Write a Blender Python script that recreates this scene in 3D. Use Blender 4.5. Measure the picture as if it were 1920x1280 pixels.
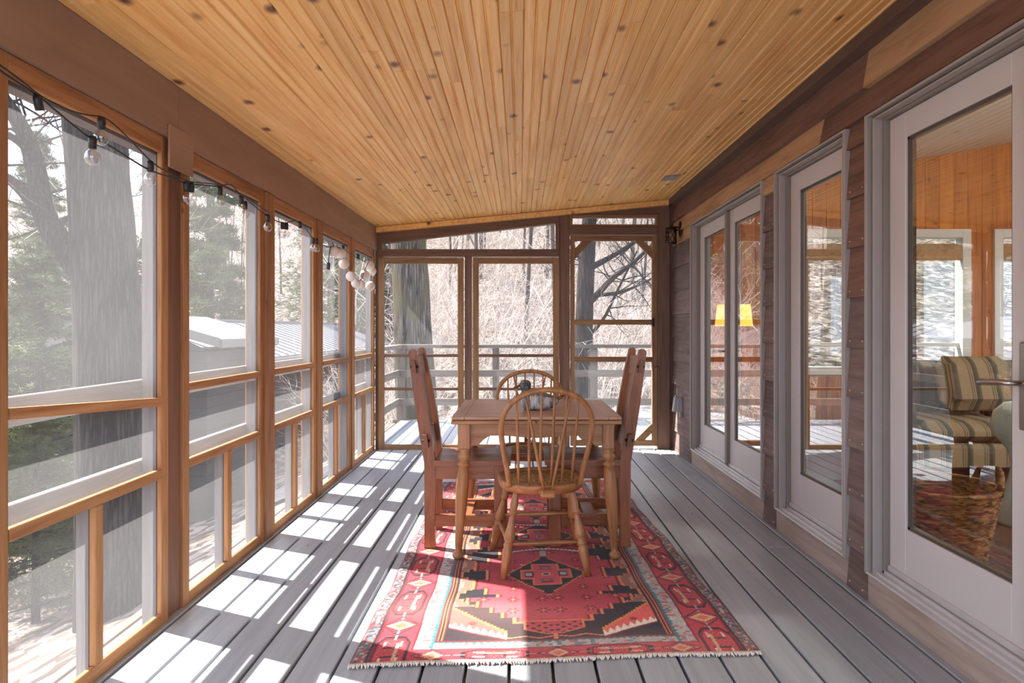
import bpy, math, random
import numpy as np
from mathutils import Vector, Matrix, Euler
random.seed(7)
rng = np.random.default_rng(7)
for o in list(bpy.data.objects): bpy.data.objects.remove(o)
S = bpy.context.scene
COL = S.collection
PI = math.pi

# ------------------------------------------------------------------ camera, sky, sun, exposure
cd = bpy.data.cameras.new('camera'); cam = bpy.data.objects.new('camera', cd); COL.objects.link(cam)
cam.location = (0, 0, 1.2); cam.rotation_euler = (PI/2, 0, 0)
cd.sensor_width = 36; cd.lens = 22.5; cd.shift_x = -15/1920; cd.shift_y = -23/1920; cd.clip_start = .03; cd.clip_end = 400
S.camera = cam
W = bpy.data.worlds.new('sky'); S.world = W; W.use_nodes = True
wn = W.node_tree.nodes; wl = W.node_tree.links; wn.clear()
wo = wn.new('ShaderNodeOutputWorld'); wb = wn.new('ShaderNodeBackground')
wt = wn.new('ShaderNodeTexCoord'); wz = wn.new('ShaderNodeTexNoise'); wr = wn.new('ShaderNodeValToRGB')
wz.inputs['Scale'].default_value = 2.2; wz.inputs['Detail'].default_value = 5
wr.color_ramp.elements[0].position = .38; wr.color_ramp.elements[0].color = (.38, .50, .78, 1)
wr.color_ramp.elements[1].position = .62; wr.color_ramp.elements[1].color = (.96, 1.0, 1.06, 1)
wl.new(wt.outputs['Generated'], wz.inputs['Vector']); wl.new(wz.outputs['Fac'], wr.inputs['Fac'])
wl.new(wr.outputs['Color'], wb.inputs['Color']); wl.new(wb.outputs[0], wo.inputs[0])
wb.inputs['Strength'].default_value = 1.0
sd = bpy.data.lights.new('sun', 'SUN'); sun = bpy.data.objects.new('sun', sd); COL.objects.link(sun)
SUN_EL = math.radians(48.5)
to_sun = Vector((-.92*math.cos(SUN_EL), .39*math.cos(SUN_EL), math.sin(SUN_EL)))
sun.rotation_euler = to_sun.to_track_quat('Z', 'Y').to_euler(); sun.location = (-20, 9, 25)
sd.energy = 5.9; sd.angle = math.radians(.6); sd.color = (1, .94, .86)
S.view_settings.view_transform = 'Standard'; S.view_settings.look = 'None'
S.view_settings.gamma = 1; S.view_settings.use_curve_mapping = False
S.view_settings.exposure = 1.92
cy = S.cycles
cy.max_bounces = 12; cy.diffuse_bounces = 6; cy.glossy_bounces = 4; cy.transparent_max_bounces = 24
cy.transmission_bounces = 6; cy.use_denoising = True; cy.sample_clamp_indirect = 8; cy.caustics_reflective = False; cy.caustics_refractive = False

# ------------------------------------------------------------------ materials
def lin(r, g, b):
    f = lambda c: (c/255/12.92 if c/255 <= .04045 else ((c/255+.055)/1.055)**2.4)
    return (f(r), f(g), f(b), 1)
def newmat(name):
    m = bpy.data.materials.new(name); m.use_nodes = True
    n = m.node_tree.nodes; l = m.node_tree.links
    b = n['Principled BSDF']
    return m, n, l, b
def coords(n, l, scale, rnd=True):
    tc = n.new('ShaderNodeTexCoord'); mp = n.new('ShaderNodeMapping')
    mp.inputs['Scale'].default_value = scale
    if rnd:
        oi = n.new('ShaderNodeObjectInfo'); ml = n.new('ShaderNodeVectorMath'); ml.operation = 'SCALE'
        cx = n.new('ShaderNodeCombineXYZ')
        for i in range(3): l.new(oi.outputs['Random'], cx.inputs[i])
        l.new(cx.outputs[0], ml.inputs[0]); ml.inputs['Scale'].default_value = 37.3
        ad = n.new('ShaderNodeVectorMath'); ad.operation = 'ADD'
        l.new(tc.outputs['Object'], ad.inputs[0]); l.new(ml.outputs[0], ad.inputs[1]); l.new(ad.outputs[0], mp.inputs['Vector'])
    else:
        l.new(tc.outputs['Object'], mp.inputs['Vector'])
    return mp.outputs[0]
def ramp(n, stops):
    r = n.new('ShaderNodeValToRGB'); e = r.color_ramp.elements
    while len(e) < len(stops): e.new(.5)
    for i, (p, c) in enumerate(stops): e[i].position = p; e[i].color = c
    return r
def mixc(n, l, fac, a, b, mode='MIX'):
    m = n.new('ShaderNodeMix'); m.data_type = 'RGBA'; m.blend_type = mode
    if isinstance(fac, (int, float)): m.inputs[0].default_value = fac
    else: l.new(fac, m.inputs[0])
    for k, v in ((6, a), (7, b)):
        if isinstance(v, tuple): m.inputs[k].default_value = v
        else: l.new(v, m.inputs[k])
    return m.outputs[2]
def grain_scale(axis, across, along):
    return tuple(along if 'XYZ'[i] == axis else across for i in range(3))
def wood(name, dark, mid, light, axis='Y', across=28, along=1.6, rough=.5, vary=.25, knots=None, wear=None, bump=.15, spec=.4):
    m, n, l, b = newmat(name)
    v = coords(n, l, grain_scale(axis, across, along))
    nz = n.new('ShaderNodeTexNoise'); nz.inputs['Scale'].default_value = 1; nz.inputs['Detail'].default_value = 5
    nz.inputs['Roughness'].default_value = .62; nz.inputs['Distortion'].default_value = .6; l.new(v, nz.inputs['Vector'])
    r = ramp(n, [(.3, dark), (.5, mid), (.72, light)]); l.new(nz.outputs['Fac'], r.inputs['Fac'])
    c = r.outputs['Color']
    oi = n.new('ShaderNodeObjectInfo'); rr = ramp(n, [(0, (1-vary,)*3+(1,)), (1, (1+vary*.35,)*3+(1,))]); l.new(oi.outputs['Random'], rr.inputs['Fac'])
    c = mixc(n, l, 1.0, c, rr.outputs['Color'], 'MULTIPLY')
    if knots:
        kc, ka, kl, size = knots
        kv = coords(n, l, grain_scale(axis, ka, kl))
        vo = n.new('ShaderNodeTexVoronoi'); vo.inputs['Scale'].default_value = 1; l.new(kv, vo.inputs['Vector'])
        kr = ramp(n, [(size*.35, (1, 1, 1, 1)), (size, (0, 0, 0, 1))]); l.new(vo.outputs['Distance'], kr.inputs['Fac'])
        sc_ = n.new('ShaderNodeSeparateColor'); l.new(vo.outputs['Color'], sc_.inputs[0]); gt = n.new('ShaderNodeMath'); gt.operation = 'GREATER_THAN'; gt.inputs[1].default_value = .42
        l.new(sc_.outputs[0], gt.inputs[0]); km = n.new('ShaderNodeMath'); km.operation = 'MULTIPLY'; l.new(gt.outputs[0], km.inputs[0]); l.new(kr.outputs['Color'], km.inputs[1])
        c = mixc(n, l, km.outputs[0], c, kc)
    if wear:
        wc, ws, wt0 = wear
        wv = coords(n, l, grain_scale(axis, ws, ws*.25))
        w2 = n.new('ShaderNodeTexNoise'); w2.inputs['Scale'].default_value = 1; w2.inputs['Detail'].default_value = 4; l.new(wv, w2.inputs['Vector'])
        wr2 = ramp(n, [(wt0, (0, 0, 0, 1)), (wt0+.18, (1, 1, 1, 1))]); l.new(w2.outputs['Fac'], wr2.inputs['Fac'])
        c = mixc(n, l, wr2.outputs['Color'], c, wc)
    l.new(c, b.inputs['Base Color']); b.inputs['Roughness'].default_value = rough
    b.inputs['Specular IOR Level'].default_value = spec
    if bump:
        bp = n.new('ShaderNodeBump'); bp.inputs['Strength'].default_value = bump; bp.inputs['Distance'].default_value = .004
        l.new(nz.outputs['Fac'], bp.inputs['Height']); l.new(bp.outputs[0], b.inputs['Normal'])
    return m
def plain(name, col, rough=.5, metal=0, noise=.12, scale=9, spec=.5):
    m, n, l, b = newmat(name)
    v = coords(n, l, (scale,)*3)
    nz = n.new('ShaderNodeTexNoise'); nz.inputs['Scale'].default_value = 1; nz.inputs['Detail'].default_value = 4; l.new(v, nz.inputs['Vector'])
    lo = tuple(c*(1-noise) for c in col[:3])+(1,); hi = tuple(min(1, c*(1+noise)) for c in col[:3])+(1,)
    r = ramp(n, [(.3, lo), (.7, hi)]); l.new(nz.outputs['Fac'], r.inputs['Fac']); l.new(r.outputs['Color'], b.inputs['Base Color'])
    b.inputs['Roughness'].default_value = rough; b.inputs['Metallic'].default_value = metal; b.inputs['Specular IOR Level'].default_value = spec
    return m
M = {}
M['pine'] = wood('pine', lin(218, 154, 82), lin(239, 188, 114), lin(248, 206, 144), 'Y', 30, 1.2, .42, .12, (lin(112, 62, 30), 7, 5, .21), None, .06)
M['pine_v'] = wood('pine_vertical', lin(150, 78, 26), lin(196, 118, 48), lin(214, 140, 66), 'Z', 22, 1.3, .45, .2, (lin(95, 50, 22), 6, 3, .12), None, .1)
M['beam'] = wood('beam_paint', lin(150, 122, 102), lin(160, 130, 108), lin(168, 138, 116), 'Y', 9, 1.5, .75, .08, (lin(96, 74, 60), 14, 6, .07), None, .1, .2)
for ax in 'XYZ':
    M['trim'+ax] = wood('screen_trim_'+ax.lower(), lin(142, 94, 60), lin(172, 122, 80), lin(186, 138, 96), ax, 40, 2.5, .6, .18, (lin(110, 60, 32), 9, 3, .07), None, .2, .25)
    M['brown'+ax] = wood('brown_frame_'+ax.lower(), lin(104, 80, 68), lin(122, 95, 80), lin(134, 106, 92), ax, 30, 2, .65, .1, (lin(78, 48, 36), 10, 3, .06), None, .15, .25)
    M['tanframe'+ax] = wood('tan_frame_'+ax.lower(), lin(122, 92, 66), lin(146, 112, 80), lin(160, 126, 94), ax, 34, 2, .65, .15, (lin(98, 58, 36), 10, 3, .06), None, .2, .25)
    M['outer'+ax] = wood('weathered_frame_'+ax.lower(), lin(108, 102, 98), lin(124, 118, 114), lin(138, 132, 128), ax, 30, 2, .8, .1, None, None, .2, .2)
    M['honey'+ax] = wood('honey_maple_'+ax.lower(), lin(132, 88, 50), lin(164, 114, 70), lin(182, 132, 86), ax, 36, 3, .36, .14, None, None, .06, .5)
    M['cherry'+ax] = wood('red_brown_wood_'+ax.lower(), lin(112, 64, 36), lin(140, 84, 50), lin(158, 102, 66), ax, 30, 3, .36, .12, None, None, .06, .5)
    M['top'+ax] = wood('worn_tabletop_'+ax.lower(), lin(150, 116, 92), lin(178, 142, 116), lin(192, 160, 134), ax, 30, 2, .4, .06, None, None, .06, .5)
    M['rail'+ax] = wood('grey_railing_'+ax.lower(), lin(98, 89, 79), lin(118, 108, 97), lin(134, 124, 113), ax, 30, 2, .8, .15, None, None, .2, .2)
M['postdark'] = wood('post_stain', lin(112, 78, 60), lin(128, 90, 70), lin(138, 99, 80), 'Z', 26, 1.6, .6, .1, None, None, .1, .3)
M['deck'] = wood('deck_paint', lin(150, 156, 164), lin(164, 170, 178), lin(174, 180, 188), 'Y', 26, 1.2, .42, .12, (lin(110, 108, 112), 7, 1.6, .05), (lin(142, 142, 144), 5, .60), .25, .5)
M['siding'] = wood('siding_stain', lin(104, 88, 82), lin(126, 108, 101), lin(144, 127, 120), 'Y', 30, 2.2, .7, .3, None, (lin(138, 120, 116), 5, .58), .35, .25)
M['siding_tan'] = wood('siding_bare', lin(156, 122, 90), lin(188, 152, 114), lin(200, 166, 130), 'Y', 16, 1.6, .7, .15, None, (lin(120, 84, 58), 4, .62), .25, .25)
M['siding_red'] = wood('siding_red', lin(102, 76, 64), lin(126, 96, 82), lin(138, 108, 94), 'Y', 30, 2.2, .65, .15, None, None, .35, .25)
M['kick'] = wood('threshold_board', lin(154, 136, 124), lin(174, 156, 144), lin(188, 172, 160), 'Y', 20, 1.6, .7, .1, None, (lin(136, 104, 82), 4, .6), .2, .25)
M['darktrim'] = wood('dark_trim', lin(84, 66, 58), lin(100, 80, 70), lin(110, 90, 78), 'Y', 26, 2, .6, .1, None, None, .1, .3)
M['door'] = plain('door_paint', lin(204, 199, 196), .4, 0, .03, 3)
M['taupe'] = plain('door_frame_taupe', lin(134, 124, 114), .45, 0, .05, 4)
M['taupe_dark'] = plain('door_frame_dark_taupe', lin(98, 87, 78), .5, 0, .05, 4)  # darker taupe for a set-back step of the frame
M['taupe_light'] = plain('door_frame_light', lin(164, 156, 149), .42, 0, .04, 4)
M['sill'] = plain('aluminium_sill', lin(206, 204, 204), .35, .3, .05, 12)
M['bead'] = plain('glazing_bead', lin(84, 74, 64), .4)
M['steel'] = plain('brushed_nickel', lin(190, 186, 180), .28, 1.0, .05, 30)
M['black'] = plain('black_plastic', lin(34, 33, 34), .45)
M['iron'] = plain('bronze_iron', lin(56, 46, 42), .45, .6, .2, 30)
M['grey'] = plain('grey_metal_box', lin(172, 172, 174), .45, .3, .06, 20)
M['vent'] = plain('vent_grey', lin(140, 134, 126), .5)
M['dark'] = plain('under_deck', lin(190, 158, 120), .9, 0, .3, 5)
M['white'] = plain('white_paint', lin(226, 228, 226), .5, 0, .02, 4)
M['rush'] = None
M['mint'] = plain('mint_glaze', lin(196, 218, 206), .25, 0, .04, 5)
M['globe'] = plain('paper_globe', lin(226, 216, 208), .7, 0, .04, 20)
M['fringe'] = plain('cotton_fringe', lin(222, 214, 202), .9, 0, .1, 60)
M['roofwhite'] = plain('white_metal_roof', lin(116, 117, 122), .6, 0, .05, .6, .2)
M['gsiding'] = plain('grey_siding_paint', lin(84, 82, 79), .8, 0, .08, 2)
M['fascia'] = plain('grey_fascia', lin(112, 110, 105), .7, 0, .06, 2)
M['rail_dark'] = plain('grey_shingle', lin(66, 65, 63), .85, 0, .15, 6)
M['darkfloor'] = wood('dark_oak_floor', lin(58, 40, 32), lin(78, 56, 44), lin(92, 68, 54), 'Y', 26, 1.4, .35)
M['snow'] = plain('snow', lin(140, 140, 144), .8, 0, .04, 3)
M['duckbody'] = None

def screen_mat():
    m, n, l, b = newmat('insect_screen'); n.remove(b)
    out = n['Material Output']
    t = n.new('ShaderNodeBsdfTransparent'); d = n.new('ShaderNodeBsdfDiffuse'); tr = n.new('ShaderNodeBsdfTranslucent')
    d.inputs['Color'].default_value = (.30, .30, .31, 1); tr.inputs['Color'].default_value = (.55, .55, .56, 1)
    a = n.new('ShaderNodeMixShader'); a.inputs[0].default_value = .5
    l.new(d.outputs[0], a.inputs[1]); l.new(tr.outputs[0], a.inputs[2])
    f = n.new('ShaderNodeMixShader')
    v = coords(n, l, (2.2, 2.2, 2.2)); nz = n.new('ShaderNodeTexNoise'); nz.inputs['Scale'].default_value = 1; l.new(v, nz.inputs['Vector'])
    r = ramp(n, [(.3, (.085,)*3+(1,)), (.7, (.12,)*3+(1,))]); l.new(nz.outputs['Fac'], r.inputs['Fac'])
    l.new(r.outputs['Color'], f.inputs[0]); l.new(t.outputs[0], f.inputs[1]); l.new(a.outputs[0], f.inputs[2])
    l.new(f.outputs[0], out.inputs['Surface'])
    return m
M['screen'] = screen_mat()
def glass_mat(name, ior, tint=(.90, .93, .92, 1), panes=4):
    m, n, l, b = newmat(name); n.remove(b); out = n['Material Output']
    t = n.new('ShaderNodeBsdfTransparent'); t.inputs['Color'].default_value = tint
    g = n.new('ShaderNodeBsdfGlossy'); g.inputs['Roughness'].default_value = 0; g.inputs['Color'].default_value = (1, 1, 1, 1)
    fr = n.new('ShaderNodeFresnel'); fr.inputs['IOR'].default_value = ior
    ge = n.new('ShaderNodeNewGeometry'); inv = n.new('ShaderNodeMath'); inv.operation = 'SUBTRACT'; inv.inputs[0].default_value = 1
    l.new(ge.outputs['Backfacing'], inv.inputs[1])
    k3 = n.new('ShaderNodeMath'); k3.operation = 'MULTIPLY_ADD'; k3.inputs[1].default_value = panes-1; k3.inputs[2].default_value = 1; l.new(fr.outputs[0], k3.inputs[0])
    k4 = n.new('ShaderNodeMath'); k4.operation = 'MULTIPLY'; k4.inputs[1].default_value = panes; l.new(fr.outputs[0], k4.inputs[0])
    k5 = n.new('ShaderNodeMath'); k5.operation = 'DIVIDE'; l.new(k4.outputs[0], k5.inputs[0]); l.new(k3.outputs[0], k5.inputs[1])
    mu = n.new('ShaderNodeMath'); mu.operation = 'MULTIPLY'; l.new(k5.outputs[0], mu.inputs[0]); l.new(inv.outputs[0], mu.inputs[1])
    f = n.new('ShaderNodeMixShader'); l.new(mu.outputs[0], f.inputs[0]); l.new(t.outputs[0], f.inputs[1]); l.new(g.outputs[0], f.inputs[2])
    l.new(f.outputs[0], out.inputs['Surface'])
    return m
M['glass'] = glass_mat('double_glazing', 1.52)
M['bulb'] = glass_mat('bulb_glass', 1.7, (.86, .86, .86, 1), 3)
def emit_mat(name, col, strength, base):
    m, n, l, b = newmat(name)
    b.inputs['Base Color'].default_value = base; b.inputs['Emission Color'].default_value = col; b.inputs['Emission Strength'].default_value = strength
    return m
M['shade'] = emit_mat('lit_lamp_shade', (1, .35, .06, 1), 1.1, lin(230, 140, 60))

def stripes_mat():
    m, n, l, b = newmat('striped_fabric')
    tc = n.new('ShaderNodeTexCoord'); sp = n.new('ShaderNodeSeparateXYZ'); l.new(tc.outputs['Object'], sp.inputs[0])
    ma = n.new('ShaderNodeMath'); ma.operation = 'MULTIPLY'; ma.inputs[1].default_value = 6.2; l.new(sp.outputs['X'], ma.inputs[0])
    fr = n.new('ShaderNodeMath'); fr.operation = 'FRACT'; l.new(ma.outputs[0], fr.inputs[0])
    tan, gr, red, dg = lin(142, 125, 100), lin(82, 85, 70), lin(78, 38, 33), lin(64, 66, 56)
    r = ramp(n, [(0, tan), (.42, gr), (.48, tan), (.54, red), (.57, tan), (.64, dg), (.80, gr), (.9, tan)]); r.color_ramp.interpolation = 'CONSTANT'
    l.new(fr.outputs[0], r.inputs['Fac']); l.new(r.outputs['Color'], b.inputs['Base Color']); b.inputs['Roughness'].default_value = .9
    return m
M['stripe'] = stripes_mat()
def speck_mat(name, c1, c2, c3, scale, rough=.85, stretch=(1, 1, 1), bump=.4):
    m, n, l, b = newmat(name)
    v = coords(n, l, tuple(scale*s for s in stretch)); vo = n.new('ShaderNodeTexVoronoi'); vo.inputs['Scale'].default_value = 1; l.new(v, vo.inputs['Vector'])
    sp = n.new('ShaderNodeSeparateColor'); l.new(vo.outputs['Color'], sp.inputs[0])
    nz = n.new('ShaderNodeTexNoise'); nz.inputs['Scale'].default_value = .15; nz.inputs['Detail'].default_value = 6; l.new(v, nz.inputs['Vector'])
    ad = n.new('ShaderNodeMath'); ad.operation = 'ADD'; l.new(sp.outputs[0], ad.inputs[0]); l.new(nz.outputs['Fac'], ad.inputs[1])
    hf = n.new('ShaderNodeMath'); hf.operation = 'MULTIPLY'; hf.inputs[1].default_value = .5; l.new(ad.outputs[0], hf.inputs[0])
    r = ramp(n, [(.25, c1), (.5, c2), (.75, c3)]); l.new(hf.outputs[0], r.inputs['Fac']); l.new(r.outputs['Color'], b.inputs['Base Color'])
    b.inputs['Roughness'].default_value = rough; b.inputs['Specular IOR Level'].default_value = .2
    if bump:
        bp = n.new('ShaderNodeBump'); bp.inputs['Strength'].default_value = bump; bp.inputs['Distance'].default_value = .02
        l.new(hf.outputs[0], bp.inputs['Height']); l.new(bp.outputs[0], b.inputs['Normal'])
    return m
M['rush'] = speck_mat('woven_rush', lin(104, 78, 50), lin(156, 122, 82), lin(200, 166, 120), 240, .8, (1, .5, 1))
M['wicker'] = speck_mat('wicker', lin(70, 44, 24), lin(124, 86, 48), lin(176, 136, 84), 150, .7, (.2, .2, .8))
M['litter'] = speck_mat('leaf_litter', lin(48, 39, 34), lin(94, 81, 73), lin(158, 143, 132), 6, .95, (1, 1, 1), .8)
M['gravel'] = speck_mat('pale_gravel', lin(120, 116, 112), lin(136, 132, 128), lin(152, 148, 144), 14, .95)
M['duckbody'] = speck_mat('decoy_paint', lin(104, 112, 124), lin(150, 158, 166), lin(206, 206, 204), 70, .5, (1.6, .3, .3), .1)
M['duckhead'] = speck_mat('decoy_head', lin(62, 72, 74), lin(98, 110, 112), lin(150, 134, 118), 120, .5, (1, 1, 1), .1)
M['duckbrown'] = speck_mat('decoy_brown', lin(66, 44, 32), lin(98, 66, 46), lin(140, 100, 70), 60, .5, (1, 1, 1), .1)
def bark_mat(name, c1, c2, c3, moss=None, sc=1):
    m, n, l, b = newmat(name)
    v = coords(n, l, (24*sc, 24*sc, 1.5*sc)); nz = n.new('ShaderNodeTexNoise'); nz.inputs['Scale'].default_value = 2.4; nz.inputs['Detail'].default_value = 6
    nz.inputs['Roughness'].default_value = .7; l.new(v, nz.inputs['Vector'])
    dm = n.new('ShaderNodeVectorMath'); dm.operation = 'MULTIPLY_ADD'; dm.inputs[1].default_value = (1.1,)*3; l.new(nz.outputs['Color'], dm.inputs[0]); l.new(v, dm.inputs[2])
    vo = n.new('ShaderNodeTexVoronoi'); vo.feature = 'DISTANCE_TO_EDGE'; vo.inputs['Scale'].default_value = 1; l.new(dm.outputs[0], vo.inputs['Vector'])
    r = ramp(n, [(.02, c1), (.14, c2), (.45, c3)]); ad = n.new('ShaderNodeMath'); ad.operation = 'MULTIPLY'; l.new(vo.outputs['Distance'], ad.inputs[0])
    n5 = n.new('ShaderNodeMath'); n5.operation = 'MULTIPLY'; n5.inputs[1].default_value = 2; l.new(nz.outputs['Fac'], n5.inputs[0]); l.new(n5.outputs[0], ad.inputs[1])
    l.new(ad.outputs[0], r.inputs['Fac']); c = r.outputs['Color']
    if moss:
        v2 = coords(n, l, (3, 3, 1.6)); n2 = n.new('ShaderNodeTexNoise'); n2.inputs['Scale'].default_value = 1; n2.inputs['Detail'].default_value = 6; l.new(v2, n2.inputs['Vector'])
        r2 = ramp(n, [(.46, (0, 0, 0, 1)), (.6, (.8, .8, .8, 1))]); l.new(n2.outputs['Fac'], r2.inputs['Fac'])
        c = mixc(n, l, r2.outputs['Color'], c, moss)
    l.new(c, b.inputs['Base Color']); b.inputs['Roughness'].default_value = .95; b.inputs['Specular IOR Level'].default_value = .15
    bp = n.new('ShaderNodeBump'); bp.inputs['Strength'].default_value = .9; bp.inputs['Distance'].default_value = .03
    l.new(ad.outputs[0], bp.inputs['Height']); l.new(bp.outputs[0], b.inputs['Normal'])
    return m
M['bark'] = bark_mat('grey_bark', lin(14, 12, 10), lin(46, 41, 37), lin(76, 70, 65))
M['barkmoss'] = bark_mat('mossy_bark', lin(34, 29, 25), lin(92, 84, 75), lin(140, 131, 120), lin(86, 82, 52))
M['barkdark'] = bark_mat('dark_bark', lin(34, 28, 26), lin(54, 46, 42), lin(76, 68, 62))
M['bgbark'] = plain('far_bark', lin(84, 76, 71), .95, 0, .35, 3, .1)
M['twig'] = plain('pale_twig', lin(186, 175, 166), .95, 0, .35, 2, .1)
M['needle'] = plain('pine_needles', lin(82, 92, 54), .8, 0, .4, 1.2, .2)

# ------------------------------------------------------------------ mesh helpers
class MB:
    def __init__(s): s.v = []; s.f = []; s.sm = []
    def add(s, vs, fs, smooth=False):
        o = len(s.v); s.v += [tuple(p) for p in vs]; s.f += [tuple(i+o for i in f) for f in fs]; s.sm += [smooth]*len(fs); return s
    def box(s, x0, x1, y0, y1, z0, z1, bev=0):
        if bev <= 0:
            vs = [(x, y, z) for x in (x0, x1) for y in (y0, y1) for z in (z0, z1)]
            return s.add(vs, [(0, 1, 3, 2), (4, 6, 7, 5), (0, 4, 5, 1), (2, 3, 7, 6), (0, 2, 6, 4), (1, 5, 7, 3)])
        b = min(bev, .45*min(x1-x0, y1-y0, z1-z0)); X = (x0, x1); Y = (y0, y1); Z = (z0, z1); vs = []; ix = {}
        for i in (0, 1):
            for j in (0, 1):
                for k in (0, 1):
                    p = (X[i], Y[j], Z[k]); q = (X[i]+(b if i == 0 else -b), Y[j]+(b if j == 0 else -b), Z[k]+(b if k == 0 else -b))
                    for a in range(3):
                        t = list(q); t[a] = p[a]; ix[i, j, k, a] = len(vs); vs.append(t)
        fs = []
        for a in range(3):
            o1, o2 = [c for c in range(3) if c != a]
            for s_ in (0, 1):
                ks = []
                for (p, q) in ((0, 0), (1, 0), (1, 1), (0, 1)):
                    c = [0]*3; c[a] = s_; c[o1] = p; c[o2] = q; ks.append(ix[c[0], c[1], c[2], a])
                fs.append(ks)
            for p in (0, 1):
                for q in (0, 1):   # edge along axis a
                    c0 = [0]*3; c1 = [0]*3; c1[a] = 1; c0[o1] = c1[o1] = p; c0[o2] = c1[o2] = q
                    fs.append([ix[(*c0, o1)], ix[(*c1, o1)], ix[(*c1, o2)], ix[(*c0, o2)]])
        for i in (0, 1):
            for j in (0, 1):
                for k in (0, 1): fs.append([ix[i, j, k, 0], ix[i, j, k, 1], ix[i, j, k, 2]])
        return s.add(vs, fs)
    def prism(s, poly, axis, a0, a1):
        """poly in the two other axes (in xyz order) pushed along axis"""
        n = len(poly); vs = []
        for a in (a0, a1):
            for p in poly:
                t = list(p); t.insert('XYZ'.index(axis), a); vs.append(t)
        fs = [tuple(range(n)), tuple(range(2*n-1, n-1, -1))]+[(i, (i+1) % n, n+(i+1) % n, n+i) for i in range(n)]
        return s.add(vs, fs)
    def tube(s, pts, rad, k=6, cap=True, flat=1.0, smooth=True):
        pts = [Vector(p) for p in pts]; n = len(pts)
        if not hasattr(rad, '__len__'): rad = [rad]*n
        vs = []; up = Vector((0, 0, 1)); prev = None
        for i, p in enumerate(pts):
            t = (pts[min(i+1, n-1)]-pts[max(i-1, 0)])
            t = t.normalized() if t.length > 1e-9 else Vector((0, 0, 1))
            if prev is None:
                a = t.cross(up) if abs(t.z) < .95 else t.cross(Vector((0, 1, 0)))
                a.normalize()
            else:
                a = prev-t*prev.dot(t); a = a.normalized() if a.length > 1e-6 else t.orthogonal().normalized()
            prev = a; b2 = t.cross(a)
            for j in range(k):
                an = 2*PI*j/k; vs.append(p+(a*math.cos(an)+b2*math.sin(an)*flat)*rad[i])
        fs = [(i*k+j, i*k+(j+1) % k, (i+1)*k+(j+1) % k, (i+1)*k+j) for i in range(n-1) for j in range(k)]
        if cap: fs += [tuple(range(k-1, -1, -1)), tuple((n-1)*k+j for j in range(k))]
        return s.add(vs, fs, smooth)
    def lathe(s, prof, k=20, M4=None, smooth=True):
        vs = []; n = len(prof)
        for (r, z) in prof:
            for j in range(k):
                an = 2*PI*j/k; p = Vector((r*math.cos(an), r*math.sin(an), z)); vs.append(M4 @ p if M4 else p)
        fs = [(i*k+j, i*k+(j+1) % k, (i+1)*k+(j+1) % k, (i+1)*k+j) for i in range(n-1) for j in range(k)]
        fs += [tuple(range(k-1, -1, -1)), tuple((n-1)*k+j for j in range(k))]
        return s.add(vs, fs, smooth)
    def ball(s, c, r, k=14, m=9, sq=(1, 1, 1)):
        c = Vector(c); prof = []
        for i in range(m+1):
            a = -PI/2+PI*i/m; prof.append((max(1e-4, r*math.cos(a)), r*math.sin(a)))
        return s.lathe(prof, k, Matrix.Translation(c) @ Matrix.Diagonal((*sq, 1)))
    def build(s, name, mat, parent=None, **props):
        me = bpy.data.meshes.new(name); me.from_pydata(s.v, [], s.f); me.update()
        if any(s.sm): me.polygons.foreach_set('use_smooth', s.sm)
        if mat: me.materials.append(mat)
        o = bpy.data.objects.new(name, me); COL.objects.link(o)
        if parent: o.parent = parent
        for k, v in props.items(): o[k] = v
        return o
def bx(name, mat, parent, x0, x1, y0, y1, z0, z1, bev=0, **props):
    return MB().box(x0, x1, y0, y1, z0, z1, bev).build(name, mat, parent, **props)
def empty(name, loc=(0, 0, 0), rz=0):
    o = bpy.data.objects.new(name, None); o.empty_display_size = .1; COL.objects.link(o); o.location = loc; o.rotation_euler = (0, 0, rz); return o
def tag(o, label, cat, group=None, kind=None):
    o['label'] = label; o['category'] = cat
    if group: o['group'] = group
    if kind: o['kind'] = kind
    return o
def thing(name, label, cat, loc=(0, 0, 0), rz=0, group=None): return tag(empty(name, loc, rz), label, cat, group)
def struct(name, label=None):
    o = empty(name); o['kind'] = 'structure'
    if label: o['label'] = label
    return o
def copy_tree(o, parent=None):
    c = o.copy(); COL.objects.link(c)
    if parent: c.parent = parent
    for ch in list(o.children): copy_tree(ch, c)
    return c
def smooth_path(pts, n=6):
    P = [Vector(p) for p in pts]; out = []
    for i in range(len(P)-1):
        p0 = P[max(i-1, 0)]; p1 = P[i]; p2 = P[i+1]; p3 = P[min(i+2, len(P)-1)]
        for k in range(n):
            t = k/n; out.append(.5*((2*p1)+(p2-p0)*t+(2*p0-5*p1+4*p2-p3)*t*t+(3*p1-p0-3*p2+p3)*t**3))
    out.append(P[-1]); return out

# ------------------------------------------------------------------ measures
XL, XR, YF = -1.45, 1.54, 6.46            # left wall, right wall, far wall
YN = -.7                                  # near end of the porch
CS = .0937                                # ceiling slope
def cz(x): return 2.217+(x-XL)*CS

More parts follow.
